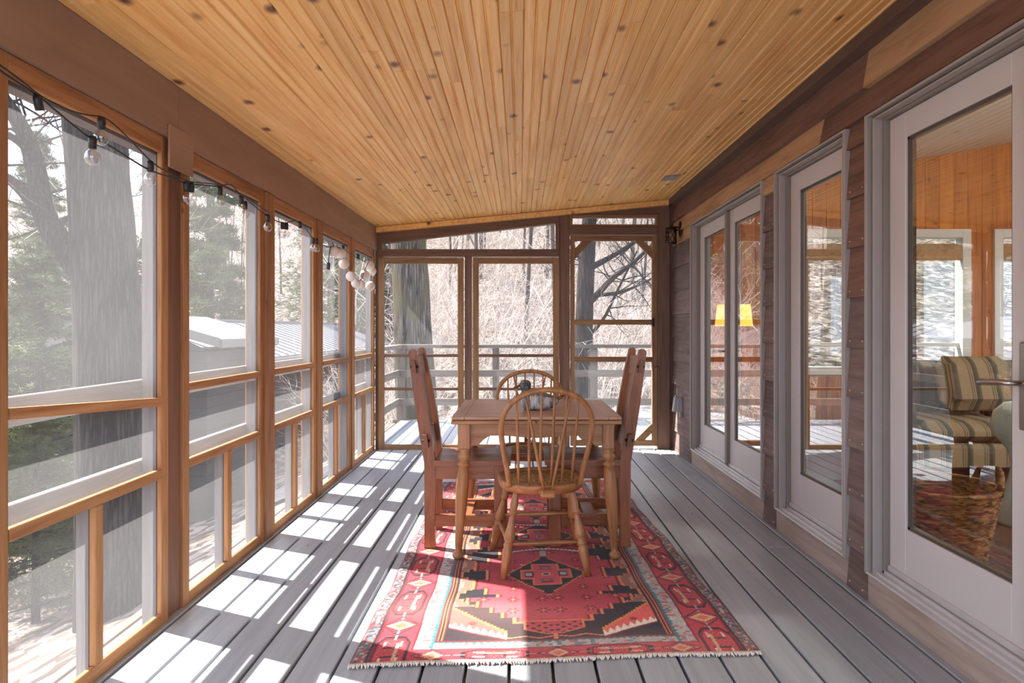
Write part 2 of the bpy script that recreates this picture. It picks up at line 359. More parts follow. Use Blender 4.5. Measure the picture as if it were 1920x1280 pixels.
# ------------------------------------------------------------------ floor and deck
fl = struct('floor', 'grey painted deck board floor')
gap = .012; pitch = .154; x = -.038-pitch*10
while x < 3.0:
    x0, x1 = x+gap/2, x+pitch-gap/2
    if x0 > -1.62:
        ends = [YN, YN+2.2+random.random()*3.4, 8.45]
        if x0 > 1.56: ends = [6.75, 8.45]
        if random.random() < .35 and x0 < 1.5: ends = [YN, 8.45]
        for a, b in zip(ends[:-1], ends[1:]):
            dz = random.uniform(-.0015, .0015)
            bx('plank', M['deck'], fl, x0, x1, a+.002, b-.002, -.036+dz, dz, .003)
    x += pitch
bx('joist_bed', M['dark'], fl, -1.62, 1.56, YN, 8.4, -.2, -.05)
bx('joist_bed', M['dark'], fl, 1.56, 3.0, 6.75, 8.4, -.2, -.06)
bx('rim_board', M['railY'], fl, -1.68, -1.64, YN, 8.45, -.26, -.04)
bx('rim_board', M['railX'], fl, -1.68, 3.1, 8.46, 8.5, -.26, -.0)
# ------------------------------------------------------------------ ceiling
ce = struct('ceiling', 'knotty pine beadboard ceiling')
pw = .0935; x = XL-.03; row = 0
while x < XR+.06:
    x0, x1 = x, x+pw-.0008
    y = YN+random.uniform(-1.5, 0)
    while y < YF+.05:
        y2 = min(y+random.choice((1.1, 1.6, 2.2, 2.8, 3.4)), YF+.05)
        if YF+.05-y2 < .35: y2 = YF+.05
        a = max(y, YN)
        if y2 > a+.05:
            m_ = (x0+x1)/2
            pts = [(x0, .012), (x0, .005), (x0+.004, 0), (m_-.007, 0), (m_-.0035, .004), (m_, .0015), (m_+.0035, .004), (m_+.007, 0), (x1-.004, 0), (x1, .005), (x1, .012)]
            dz = random.uniform(0, .0012)
            MB().prism([(p, cz(p)+q+dz) for p, q in pts], 'Y', a, y2-.0012).build('plank', M['pine'], ce)
        y = y2
    x += pw
MB().prism([(-1.75, cz(-1.75)+.016), (1.75, cz(1.75)+.016), (1.75, cz(1.75)+.12), (-1.75, cz(-1.75)+.12)], 'Y', YN, YF+.45).build('roof_deck', M['darktrim'], ce)
v_ = MB().prism([(1.20, cz(1.20)-.004), (1.33, cz(1.33)-.004), (1.33, cz(1.33)+.004), (1.20, cz(1.20)+.004)], 'Y', 5.28, 5.46).build('ceiling_vent', M['vent'])
tag(v_, 'small grey vent grille set in pine ceiling', 'vent')
for k in range(5):
    xx = 1.212+k*.024
    MB().prism([(xx, cz(xx)-.008), (xx+.012, cz(xx)-.008), (xx+.012, cz(xx)-.003), (xx, cz(xx)-.003)], 'Y', 5.295, 5.445).build('slat', M['grey'], v_)

# ------------------------------------------------------------------ left wall : beam, posts, screened bays
wl_ = struct('wall_left', 'left wall of screened bays under a brown beam')
def beam(y0, y1):
    MB().prism([(-1.575, 1.985), (-1.432, 1.985), (-1.432, cz(-1.432)-.004), (-1.575, cz(-1.575)-.004)], 'Y', y0, y1).build('beam', M['beam'], wl_)
beam(YN, 2.683); beam(2.686, YF-.02)
BAYS = [(-.12, .62), (.83, 1.60), (1.816, 2.589), (2.809, 3.577), (3.788, 4.504), (4.711, 5.437), (5.624, 6.337)]
TOP = 1.915; tw = .052
XI = XL            # inner face of trims
edges = [YN]+[e for b in BAYS for e in b]+[YF-.03]
for i in range(0, len(edges), 2):
    a, b = edges[i], edges[i+1]
    main = (i == 6)
    if b-a > 2*tw+.02:
        c0, c1 = a+(tw if i > 0 else 0), b-(tw if i < len(edges)-2 else 0)
        bx('post', M['postdark'] if main else M['trimZ'], wl_, -1.56, XI+(-.012 if main else .012), c0+.002, c1-.002, 0, 1.984, .004)
    bx('stud', M['outerZ'], wl_, -1.53, -1.4725, a+.001, b-.001, 0, 1.984)
bx('gusset', M['beam'], wl_, -1.4315, -1.4225, 2.60, 2.79, 1.86, 2.035, .002)
def bay(n, y0, y1, rail_tilt=False):
    w = struct('window_%d' % n, None)
    x0, x1 = XI-.02, XI
    bx('side_trim', M['trimZ'], w, x0, x1, y0-tw, y0, 0, TOP+.07, .003)
    bx('side_trim', M['trimZ'], w, x0, x1, y1, y1+tw, 0, TOP+.07, .003)
    bx('top_trim', M['trimY'], w, x0, x1, y0, y1, TOP, TOP+.07, .003)
    bx('bottom_trim', M['trimY'], w, x0, x1, y0, y1, 0, .05, .003)
    if rail_tilt:
        MB().prism([(y0, .943), (y1, .888), (y1, .923), (y0, .976)], 'X', x0, x1+.004).build('rail', M['trimY'], w)
    else:
        bx('rail', M['trimY'], w, x0, x1+.004, y0, y1, .931, .966, .003)
    bx('rail', M['trimY'], w, x0, x1+.004, y0, y1, .595, .634, .003)
    c = (y0+y1)/2
    bx('mullion', M['trimZ'], w, x0, x1+.004, c-.021, c+.021, .05, .595, .003)
    # the frame outside the screen
    xo, xi = -1.525, -1.4725
    bx('outer_rail', M['outerY'], w, xo, xi, y0, y1, TOP-.012, 1.984)
    bx('outer_mullion', M['outerZ'], w, -1.515, xi, c-.019, c+.019, -.002, .584)
    bx('screen', M['screen'], w, -1.4717, -1.4709, y0-.02, y1+.02, .02, TOP+.03)
for z0, z1 in ((.905, .995), (.585, .67)): bx('guard_board', M['outerY'], wl_, -1.565, -1.5325, YN, YF+.04, z0, z1, .003)
for i, (a, b) in enumerate(BAYS): bay(i+1, a, b, i == 2)

# ------------------------------------------------------------------ far wall
wf = struct('wall_back', 'far wall of dark posts and screens')
P = lambda n, x0, x1, z0, z1, y0=YF-.05, y1=YF+.06, ax='Z', mm='brown', par=None, nm='post': bx(nm, M[mm+ax], par or wf, x0, x1, y0, y1, z0, z1, .003)
P(0, -1.45, -1.385, 0, cz(-1.45)-.02)
P(0, -.555, -.485, 0, 1.93)
P(0, .393, .500, 0, cz(.40)-.03)
P(0, 1.382, 1.50, 0, cz(1.38)-.03)
P(0, 1.502, 1.72, 0, 2.62, y0=YF-.02)
P(0, -1.385, .393, 1.93, 1.99, ax='X', nm='header')
P(0, .500, 1.382, 2.150, 2.235, ax='X', nm='header')
# sloping heads under the ceiling
MB().prism([(-1.385, cz(-1.385)-.004), (-1.385, 2.062), (.393, 2.268), (.393, cz(.393)-.004)], 'Y', YF-.04, YF+.05).build('sloped_header', M['brownX'], wf)
MB().prism([(.500, cz(.5)-.004), (.500, 2.325), (1.382, 2.325), (1.382, cz(1.382)-.004)], 'Y', YF-.04, YF+.05).build('sloped_header', M['brownX'], wf)
def framed(n, x0, x1, z0, z1, t, mat, rails=()):
    """x0..z1 = clear opening, t = trim width"""
    w = struct('window_%d' % n)
    ya, yb = YF-.075, YF-.05
    bx('side_trim', M[mat+'Z'], w, x0-t, x0, ya, yb, z0-t, z1+t, .003); bx('side_trim', M[mat+'Z'], w, x1, x1+t, ya, yb, z0-t, z1+t, .003)
    bx('top_trim', M[mat+'X'], w, x0, x1, ya, yb, z1, z1+t, .003); bx('bottom_trim', M[mat+'X'], w, x0, x1, ya, yb, z0-t, z0, .003)
    for a, b in rails: bx('rail', M['brownX'], w, x0, x1, ya-.004, yb, a, b, .003)
    bx('screen', M['screen'], w, x0-.01, x1+.01, YF-.0485, YF-.0477, z0-.02, z1+.02)
    return w
framed(8, -1.355, -.622, .047, 1.854, .06, 'tanframe', ((.922, .952), (.59, .618)))
framed(9, -.412, .330, .047, 1.854, .06, 'tanframe', ((.922, .952), (.59, .618)))
w10 = struct('window_10')
bx('bottom_trim', M['brownX'], w10, -1.385, .393, YF-.07, YF-.05, 1.985, 2.0, .002); bx('side_trim', M['brownZ'], w10, .355, .393, YF-.07, YF-.05, 2.0, 2.262, .002)
bx('screen', M['screen'], w10, -1.38, .39, YF+.0, YF+.0008, 1.98, 2.30)
w11 = struct('window_11')
bx('side_trim', M['tanframeZ'], w11, .500, .526, YF-.06, YF-.04, 2.235, 2.345, .002); bx('side_trim', M['tanframeZ'], w11, 1.356, 1.382, YF-.06, YF-.04, 2.235, 2.345, .002)
bx('top_trim', M['tanframeX'], w11, .526, 1.356, YF-.06, YF-.04, 2.318, 2.345, .002); bx('bottom_trim', M['tanframeX'], w11, .526, 1.356, YF-.06, YF-.04, 2.235, 2.249, .002)
bx('screen', M['screen'], w11, .51, 1.37, YF, YF+.0008, 2.22, 2.34)
# ceiling end moulding
t1 = MB().prism([(XL+.02, cz(XL)-.052), (XR-.05, cz(XR-.07)-.052), (XR-.05, cz(XR-.07)-.002), (XL+.02, cz(XL)-.002)], 'Y', YF-.10, YF-.045).build('trim_1', M['pine']); t1['kind'] = 'structure'
bb = bx('baseboard_back', M['brownX'], None, -1.385, .393, YF-.05, YF+.06, -.002, .03); bb['kind'] = 'structure'
# screen door
dr = struct('door_4', 'wooden screen door with corner braces'); dx0, dx1, oz0, oz1 = .506, 1.376, .087, 2.085; ox0, ox1 = .549, 1.325; ya, yb = YF-.045, YF-.005
bx('stile', M['tanframeZ'], dr, dx0, ox0, ya, yb, .03, 2.14, .003); bx('stile', M['tanframeZ'], dr, ox1, dx1, ya, yb, .03, 2.14, .003)
for a, b in ((.03, oz0), (.872, .925), (1.245, 1.297), (oz1, 2.14)): bx('rail', M['tanframeX'], dr, ox0, ox1, ya, yb, a, b, .003)
def brace(xc, zc, sx, sz, L=.17, w=.066):
    d = w*.7071*2
    MB().prism([(xc+sx*L, zc), (xc, zc+sz*L), (xc, zc+sz*(L+d)), (xc+sx*(L+d), zc)] if L else [], 'Y', ya+.006, yb-.006).build('brace', M['tanframeX'], dr)
brace(ox0, oz1, 1, -1, .08); brace(ox1, oz1, -1, -1, .08); brace(ox0, oz0, 1, 1, .075); brace(ox1, oz0, -1, 1, .075)
bx('screen', M['screen'], dr, ox0-.01, ox1+.01, YF-.02, YF-.0192, oz0-.02, oz1+.02)
MB().box(1.322, 1.345, ya-.012, ya, 1.225, 1.315, .003).build('hinge', M['iron'], dr)
MB().tube([(1.35, ya-.006, .82), (1.365, ya-.02, .83), (1.39, ya-.02, .825), (1.40, ya-.02, .79)], .004, 6).build('hook', M['iron'], dr)

# ------------------------------------------------------------------ right wall : siding, door frames, french doors
wr_ = struct('wall_right', 'brown lap sided house wall')
DOORS = [(4.035, 5.736), (3.0, 3.84), (1.10, 2.83)]
ZD0, ZD1 = .13, 2.14
strips = [(YN, DOORS[2][0]), (DOORS[2][1], DOORS[1][0]), (DOORS[1][1], DOORS[0][0]), (DOORS[0][1], YF-.022)]
for a, b in strips: bx('sheathing', M['darktrim'], wr_, 1.575, 1.70, a, b, 0, 2.141)
bx('sheathing', M['darktrim'], wr_, 1.575, 1.70, YN, YF+.06, 2.141, 2.62)
laps = [0.004, .196, .426, .656, .886, 1.116, 1.346, 1.576, 1.806, 2.036]
def lap(y0, y1, z0, z1, mat):
    y0 += .0012; y1 -= .0012
    MB().prism([(1.530, z0), (1.575, z0), (1.575, z1+.012), (1.549, z1+.012)], 'Y', y0, y1).build('siding_board', M[mat], wr_)
for si, (a, b) in enumerate(strips):
    for z0, z1 in zip(laps[:-1], laps[1:]):
        if si == 3 and z0 < .5: 
            m_ = a+(b-a)*random.uniform(.35, .6)
            lap(a, m_, z0, z1, 'siding'); lap(m_, b, z0, z1, 'siding')
        else: lap(a, b, z0, z1, 'siding_red' if (si == 1 and z0 > 1.3) else 'siding')
    lap(a, b, 2.036, 2.141 if si not in (0,) else 2.141, 'siding_tan' if si in (2, 3) else 'siding_red')
def lap_top(y0, y1, z0, z1, mat):
    MB().prism([(1.520, z0), (1.575, z0), (1.575, z1+.01), (1.550, z1+.01)], 'Y', y0+.001, y1-.001).build('siding_board', M[mat], wr_)
lap_top(3.25, YF-.022, 2.142, 2.268, 'siding_tan'); lap_top(YN, 3.25, 2.142, 2.268, 'siding_red')
lap_top(2.84, YF-.022, 2.268, 2.44, 'siding_red'); lap_top(YN, 2.84, 2.268, 2.44, 'siding_tan')
t2 = MB().prism([(1.478, 2.432), (1.56, 2.432), (1.56, cz(1.56)), (1.478, cz(1.478)-.003)], 'Y', YN, YF-.05).build('trim_2', M['darktrim']); t2['kind'] = 'structure'
nails = MB()
for a, b in strips[1:3]:
    for z0 in laps[:-1]:
        for yy in (a+.03, b-.03): nails.tube([(1.5275, yy, z0+.03), (1.54, yy, z0+.03)], .004, 5)
nails.build('nail_heads', M['steel'], wr_, kind='stuff')

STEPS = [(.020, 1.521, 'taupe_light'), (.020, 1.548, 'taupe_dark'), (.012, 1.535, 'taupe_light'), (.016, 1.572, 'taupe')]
def door_unit(n, y0, y1, double, handle_leaf, label):
    d = struct('door_%d' % n, label)
    z1 = ZD1; a, b, t = y0, y1, z1
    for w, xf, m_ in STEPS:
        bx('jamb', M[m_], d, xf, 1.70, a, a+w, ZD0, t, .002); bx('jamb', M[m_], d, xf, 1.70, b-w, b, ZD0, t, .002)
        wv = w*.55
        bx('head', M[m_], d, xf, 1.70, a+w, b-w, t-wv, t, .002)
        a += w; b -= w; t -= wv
    bx('kickboard', M['kick'], d, 1.537, 1.575, y0+.002, y1-.002, 0, .125, .002)
    for i, (xa, za, zb) in enumerate(((1.522, .126, .136), (1.548, .132, .146), (1.572, .140, .158))):
        bx('sill', M['sill'], d, xa, 1.70, y0+.004, y1-.004, za, zb, .002)
    ins = [(a, b)] if not double else [(a, (a+b)/2-.001), ((a+b)/2+.001, b)]
    for li, (p, q) in enumerate(ins):
        lf = empty('leaf'); lf.parent = d
        xf, xb = 1.596, 1.642; zb, zt = .166, t-.002; st = .112; g0, g1 = .372, 1.995
        bx('stile', M['door'], lf, xf, xb, p, p+st, zb, zt, .003); bx('stile', M['door'], lf, xf, xb, q-st, q, zb, zt, .003)
        bx('rail', M['door'], lf, xf, xb, p+st, q-st, zb, g0, .003); bx('rail', M['door'], lf, xf, xb, p+st, q-st, g1, zt, .003)
        gy0, gy1 = p+st, q-st
        bd = MB(); 
        for (e0, e1, f0, f1) in ((gy0, gy0+.012, g0, g1), (gy1-.012, gy1, g0, g1), (gy0, gy1, g0, g0+.012), (gy0, gy1, g1-.012, g1)): bd.box(1.606, 1.634, e0, e1, f0, f1)
        bd.build('glazing_bead', M['bead'], lf)
        bx('glass', M['glass'], lf, 1.612, 1.628, gy0+.004, gy1-.004, g0+.004, g1-.004)
        bx('sweep', M['sill'], lf, 1.585, 1.60, p+.002, q-.002, .160, .185, .002)
        if handle_leaf == li:
            hy = q-.052 if (double and li == 0) else p+.052
            hd = bx('handle', M['steel'], lf, 1.584, 1.597, hy-.018, hy+.018, .88, 1.16, .005)
            s_ = -1 if (double and li == 0) else 1
            lv = MB().tube(smooth_path([(1.585, hy, 1.03), (1.545, hy, 1.03), (1.535, hy+s_*.02, 1.031), (1.535, hy+s_*.12, 1.025)], 4), [.009]*9+[.011]*3+[.012], 8)
            lv.build('lever', M['steel'], hd)
    if double:
        c = (a+b)/2
        bx('astragal', M['taupe'], d, 1.568, 1.598, c-.022, c+.022, .166, t-.002, .004)
door_unit(1, *DOORS[0], True, 1, 'far pair of glazed doors')
door_unit(2, *DOORS[1], False, -1, 'middle single glazed door')
door_unit(3, *DOORS[2], True, 1, 'nearest pair of glazed doors')

# ------------------------------------------------------------------ inside the house
HY, HX = 6.6, 6.4
def hz(x): return 2.94+.17*(x-4.04)
fi = struct('floor_inside'); bx('slab', M['dark'], fi, 1.70, HX, YN, HY, -.02, .08)
k = 1.70
while k < HX:
    bx('plank', M['darkfloor'], fi, k+.001, min(k+.13, HX)-.001, YN, HY, .08, .1); k += .13
ci = struct('ceiling_inside'); k = 1.70
while k < HX:
    e = min(k+.12, HX)
    MB().prism([(k, hz(k)+.02), (k, hz(k)+.004), (k+.006, hz(k)), (e-.006, hz(e)), (e, hz(e)+.004), (e, hz(e)+.02)], 'Y', YN, HY+.05).build('plank', M['white'], ci); k += .12
MB().prism([(1.60, hz(1.6)+.022), (HX+.1, hz(HX)+.022), (HX+.1, hz(HX)+.12), (1.60, hz(1.6)+.12)], 'Y', YN, HY+.3).build('roof_deck', M['darktrim'], ci)
WIN = [(2.72, 4.62, .75, 2.21), (4.90, 6.1, .75, 2.21)]
wi = struct('wall_inside_back'); k = 1.70
while k < HX:
    e = min(k+.146, HX); segs = [(0.1, hz(k)+.02)]
    for (a, b, z0, z1) in WIN:
        if e > a+.03 and k < b-.03: segs = [(0.1, z0), (z1, hz(k)+.02)]
    for z0, z1 in segs: bx('board', M['pine_v'], wi, k+.001, e-.001, HY, HY+.02, z0, z1, .003)
    k += .146
for (x0, x1, z0, z1) in ((1.70, 2.70, 0, 3.4), (4.64, 4.88, 0, 3.4), (6.12, HX, 0, 3.4), (2.70, 4.64, 0, .74), (2.70, 4.64, 2.22, 3.4), (4.88, 6.12, 0, .74), (4.88, 6.12, 2.22, 3.4)):
    bx('sheathing', M['darktrim'], wi, x0, x1, HY+.02, HY+.1, z0, z1)
for nn, (a, b, z0, z1) in enumerate(WIN):
    w = struct('window_%d' % (12+nn))
    for (e0, e1, f0, f1) in ((a-.02, a+.07, z0-.02, z1+.02), (b-.07, b+.02, z0-.02, z1+.02), (a+.07, b-.07, z1-.07, z1+.02), (a+.07, b-.07, z0-.02, z0+.06)): bx('casing', M['white'], w, e0, e1, HY-.025, HY+.1, f0, f1, .004)
    m_ = (a+b)/2; bx('sash', M['white'], w, m_-.03, m_+.03, HY+.03, HY+.08, z0+.06, z1-.07, .003); bx('sash', M['white'], w, a+.07, b-.07, HY+.03, HY+.08, 1.02, 1.06, .003)
    bx('glass', M['glass'], w, a+.05, b-.05, HY+.05, HY+.056, z0+.04, z1-.05)
    bx('valance', M['siding_tan'], w, a+.07, b-.07, HY-.02, HY+.01, z1-.30, z1-.13, .004)
wi2 = struct('wall_inside_right');  # openings left in this unseen wall to let skylight into the room
for (y0, y1, z0, z1) in ((YN, -.1, 0, 3.6), (2.2, 3.0, 0, 3.6), (5.6, HY+.1, 0, 3.6), (-.1, 2.2, 0, .6), (-.1, 2.2, 2.3, 3.6), (3.0, 5.6, 0, .6), (3.0, 5.6, 2.3, 3.6)): bx('board', M['pine_v'], wi2, HX, HX+.1, y0, y1, z0, z1)
cl_ = thing('added_room_light', 'added unseen globe light brightening the room inside the house', 'lamp', (4.3, 2.4, hz(4.3)-.16))  # unseen fixture added to brighten the room behind the glass doors
MB().ball((0, 0, 0), .14, 20, 12).build('globe', emit_mat('added_fill_globe', (1, .86, .68, 1), 3, (.9, .9, .9, 1)), cl_); MB().lathe([(.05, .12), (.09, .17), (.09, .19)], 16).build('base', M['steel'], cl_)
ld = bpy.data.lights.new('added_room_fill', 'POINT'); lo_ = bpy.data.objects.new('added_room_fill', ld); COL.objects.link(lo_); lo_.location = (4.3, 2.4, hz(4.3)-.42); ld.energy = 70; ld.color = (1, .88, .72); ld.shadow_soft_size = .15  # fill light of the added fixture
wi3 = struct('wall_inside_front'); bx('board', M['pine_v'], wi3, 1.70, HX, YN-.1, YN, 0, 3.6)
# sofa
sf = thing('sofa', 'striped tan and green sofa seen through the nearest glass door', 'sofa', (3.85, 5.15, .1))
def pad(name, par, x0, x1, y0, y1, z0, z1, r=.07, rx=0):
    o = bx(name, M['stripe'], par, x0, x1, y0, y1, z0, z1, r)
    sub = o.modifiers.new('round', 'SUBSURF'); sub.levels = 1; sub.render_levels = 2
    if rx: o.rotation_euler = (rx, 0, 0)
    return o
pad('base', sf, -.98, .98, -.42, .42, .05, .26, .03)
for a, b in ((-.9, -.01), (.01, .9)):
    pad('seat_cushion', sf, a, b, -.44, .22, .24, .42); 
    pad('back_cushion', sf, a+.03, b-.03, .14, .34, .40, .84, .08)
pad('backrest', sf, -.95, .95, .30, .44, .1, .78, .05)
pad('arm', sf, -1.08, -.9, -.42, .42, .05, .58, .06); pad('arm', sf, .9, 1.08, -.42, .42, .05, .58, .06)
cu = tag(pad('throw_pillow', None, -.30, .30, -.09, .09, -.22, .22, .085, -.25), 'striped throw pillow leaning on the sofa back', 'pillow'); cu.location = (3.62, 5.10, .77)
# basket
bk = thing('basket', 'round wicker basket on floor inside the nearest glass door', 'basket', (1.99, 3.12, .1))
prof = [(.21, 0), (.23, .02)]
for i in range(14):
    z = .02+i*.0225; r = .23+.055*i/13; prof += [(r+.006, z+.006), (r, z+.0125)]
prof += [(.295, .345), (.295, .36), (.27, .36), (.262, .33), (.2, .03)]
MB().lathe(prof, 40).build('body', M['wicker'], bk)
for a in (-.35, 2.79):
    pts = []
    for i in range(9):
        t = i/8; an = a+(t-.5)*.95; pts.append((.285*math.cos(an), .285*math.sin(an), .34+.10*math.sin(PI*t)))
    MB().tube(pts, .014, 8).build('handle', M['wicker'], bk)
vs_ = thing('floor_vase', 'pale mint ceramic floor vase at right edge of nearest door glass', 'vase', (2.86, 3.62, .1))
MB().lathe([(.15, 0), (.155, .02), (.12, .12), (.08, .25), (.065, .34), (.09, .42), (.15, .50), (.165, .56), (.15, .63), (.10, .68), (.06, .69), (.05, .66)], 32).build('body', M['mint'], vs_)
# lamp and its table
tb = thing('side_table', 'small wooden table holding the orange lamp behind the far glass doors', 'table', (2.02, 6.05, .1))
MB().lathe([(.22, .58), (.225, .59), (.225, .61), (.22, .615)], 28).build('top', M['cherryX'], tb)
for an in (.8, 2.37, 3.94, 5.5): MB().tube([(.15*math.cos(an), .15*math.sin(an), 0), (.13*math.cos(an), .13*math.sin(an), .58)], [.014, .018], 8).build('leg', M['cherryZ'], tb)
lp = thing('table_lamp', 'table lamp with glowing orange shade behind far glass doors', 'lamp', (2.02, 6.05, .716))
MB().lathe([(.07, 0), (.075, .015), (.03, .04), (.055, .12), (.07, .2), (.03, .32), (.012, .36), (.012, .5)], 24).build('base', M['iron'], lp)
MB().lathe([(.172, .515), (.150, .715), (.147, .715), (.169, .515)], 32).build('shade', M['shade'], lp)

# ------------------------------------------------------------------ wall fittings
ln = thing('wall_lantern', 'dark bronze lattice lantern on the siding beside the far doors', 'lantern', (1.44, 6.10, 2.01))
MB().lathe([(.052, 0), (.054, .008), (.05, .012), (.05, .014)], 20).build('base_ring', M['iron'], ln)
MB().lathe([(.041, .012), (.041, .128)], 18).build('glass', plain('seeded_glass', lin(170, 130, 96), .2), ln)
cg = MB()
for s_ in (1, -1):
    for j in range(8):
        pts = []
        for i in range(7):
            t = i/6; an = 2*PI*j/8+s_*t*1.3; pts.append((.049*math.cos(an), .049*math.sin(an), .01+.12*t))
        cg.tube(pts, .004, 4)
for j in range(4): an = PI/4+j*PI/2; cg.tube([(.05*math.cos(an), .05*math.sin(an), .005), (.05*math.cos(an), .05*math.sin(an), .13)], .005, 4)
cg.build('cage', M['iron'], ln)
MB().lathe([(.062, .126), (.064, .134), (.054, .150), (.03, .164), (.008, .170), (.004, .18)], 20).build('cap', M['iron'], ln)
MB().tube(smooth_path([(0, .0, .155), (.05, 0, .165), (.085, 0, .15)], 4), .007, 8).build('arm', M['iron'], ln)
MB().lathe([(.03, 0), (.042, .004), (.045, .012), (.04, .016)], 20, Matrix.Translation((.094, 0, .145)) @ Matrix.Rotation(-PI/2, 4, 'Y') @ Matrix.Diagonal((1.7, 1, 1, 1))).build('backplate', M['iron'], ln)
ob = thing('outlet_box', 'grey weatherproof outlet box low on the siding by the screen door', 'outlet', (1.535, 6.08, .42))
bx('box', M['grey'], ob, -.05, .0, -.04, .04, 0, .13, .004)
MB().prism([(-.085, .0), (-.05, .0), (-.05, .135), (-.066, .135)], 'Y', -.036, .036).build('cover', M['grey'], ob)
bx('conduit', M['grey'], ob, -.02, .0, -.012, .012, -.06, 0, .003)
MB().ball((-.055, 0, .145), .012, 10, 6).build('hinge', M['steel'], ob)

# ------------------------------------------------------------------ rug
def rug_colors(x, v, L, Hw):
    C = lambda r, g, b: np.array(lin(r, g, b)[:3])
    red, pink, dred = C(186, 52, 66), C(214, 118, 126), C(128, 34, 46)
    navy, orange, tan, grey, teal, cream, white = C(40, 36, 44), C(222, 128, 78), C(206, 160, 132), C(176, 172, 170), C(58, 118, 124), C(232, 208, 184), C(230, 222, 212)
    n = x.size; out = np.empty((n, 3)); a = np.abs(x); b = np.minimum(v, L-v); ds = Hw-a
    r1 = rng.random(n); 
    lf = .5+.25*np.sin(v*3.1+1)+.25*np.sin(v*7.7+x*4)+.12*np.sin(v*19)          # abrash
    def put(mask, c): out[mask] = c
    # border ground
    out[:] = red*(.8+.25*lf[:, None])+.08*pink
    p = .43; q = ((v-.29+p/2) % p)-p/2; w = ds-.13
    q2 = ((v-.29) % p)-p/2
    side = (ds < .21) & (b >= 0)
    endb = (b < .085) & (ds >= .21)
    # side border motifs
    def motif(q, q2, w, k, mask):
        d = np.abs(w)/(.058*k)+np.abs(q)/.042
        dd = np.abs(w)/(.075*k)+np.abs(q)/.075
        o = np.maximum(np.maximum(np.abs(q2)/.125, np.abs(w)/(.066*k)), (np.abs(q2)/.125+np.abs(w)/(.066*k))/1.55)
        put(mask & (o > .88) & (o < 1), navy)
        put(mask & (o > .80) & (o < .86), dred)
        put(mask & (o < .5) & (np.abs(np.abs(q2)-.035) < .006), navy*1.4)
        put(mask & (np.abs(w-.02*k) < .005) & (np.abs(q2) < .07), tan)
        put(mask & (np.abs(np.abs(w)-.03*k) < .005*k) & (np.abs(np.abs(q2)-.06) < .02), cream*.9)
        put(mask & (np.abs(w) < .006*k) & (np.abs(q) > .04) & (np.abs(q) < .12), grey*.8)
        put(mask & (dd > .93) & (dd < 1.06), navy*1.3)
        put(mask & (d < 1.18), dred); put(mask & (d < 1), tan*1.05); put(mask & (d < .55), C(214, 112, 84))
        sp = np.sin(q2*310)*np.sin(w*290+1.3)
        put(mask & (sp > .86) & (o < .8), navy*1.6); put(mask & (sp < -.9) & (o < .8), orange)
    motif(q, q2, w, 1.0, side)
    p2 = .46; qe = ((x+p2/2) % p2)-p2/2; qe2 = (x % p2)-p2/2
    motif(qe, qe2, b-.042, .55, endb)
    put((np.abs(ds-.055) < .006), navy*1.2); put(np.abs(ds-.064) < .0035, dred)
    # outer speckle guard
    sg = ds < .05; m_ = sg; pal = np.array([C(120, 100, 100), C(180, 160, 150), C(160, 70, 74), C(74, 72, 84), C(96, 120, 128)])
    cell = (np.floor(v/.012)*7+np.floor(ds/.012)*13).astype(int); hsh = (np.sin(cell*12.9898)*43758.5453) % 1
    out[m_] = pal[(hsh[m_]*5).astype(int)]*(.9+.2*r1[m_, None])
    put(ds < .008, C(120, 60, 62))
    # grey inner guard
    g = ~sg & (ds >= .21) & (b >= .085) & ((ds < .285) | (b < .14))
    hs2 = (np.sin((np.floor(v/.016)*17+np.floor(x/.016)*5)*78.233)*43758.5453) % 1
    gg = grey*np.ones((n, 3)); gg[hs2 > .86] = C(190, 110, 110); gg[hs2 < .1] = C(110, 130, 140); gg[(hs2 > .5) & (hs2 < .58)] = C(206, 196, 190)
    out[g] = gg[g]
    zz = .010+.012*np.abs(((v/.026) % 1)-.5)*2
    put(g & (ds >= .285-zz) & (ds < .285), teal)
    ze = .006+.008*np.abs(((x/.026) % 1)-.5)*2
    put(g & (b >= .14-ze) & (b < .14) & (ds > .28), teal*.8)
    put((np.abs(ds-.21) < .004) & (b > .08), dred); put((np.abs(b-.087) < .004) & (ds > .21), navy)
    # field
    f = (ds >= .285) & (b >= .14)
    fa = Hw-.285
    put(f, navy)
    s = fa-a
    # stepped tan triangles down the sides
    per = .25; t = np.abs(((v-.06) % per)-per/2)/(per/2); depth = .05+np.floor((1-t)*4)/4*.11
    tri = f & (s < depth) & (b > .45)
    put(tri, C(150, 104, 92)); put(f & (s < depth) & (s > depth-.010) & (b > .45), orange)
    put(tri & (s < depth*.45), C(190, 140, 116))
    # red medallion chain
    tb_ = b-.29
    mw = np.where(tb_ < .05, .165, np.where(tb_ < .10, .215, np.where(tb_ < .15, .265, np.where(tb_ < .21, .325, .375))))
    zz2 = np.abs(((v-L/2) % .565)-.2825)/.2825       # 1 at the diamonds' waists
    wob = np.floor(zz2*5)/5
    mw = np.where(tb_ > .25, .24+.15*np.abs(1-2*np.abs(wob-.5)), mw)
    mw = np.minimum(mw, .385)
    med = f & (tb_ > 0) & (a < mw)
    mc = red*(.75+.35*lf[:, None])*(1-.45*lf[:, None]*.6)+pink*(.30*lf[:, None])
    out[med] = mc[med]
    put(med & (a > mw-.013), orange); put(med & (a > mw-.024) & (a < mw-.014), dred*.7)
    put(f & (np.abs(tb_) < .007) & (a < .165), orange)
    # little flowers
    gx = ((a+.03) % .13)-.065; gy = ((v) % .115)-.0575; rr = np.hypot(gx, gy*1.1); an = np.arctan2(gy, gx)
    put(med & (a < mw-.04) & (rr < .030) & (np.cos(an*6) > .35) & (rr > .006), dred*.55)
    put(med & (a < mw-.04) & (rr < .008), orange)
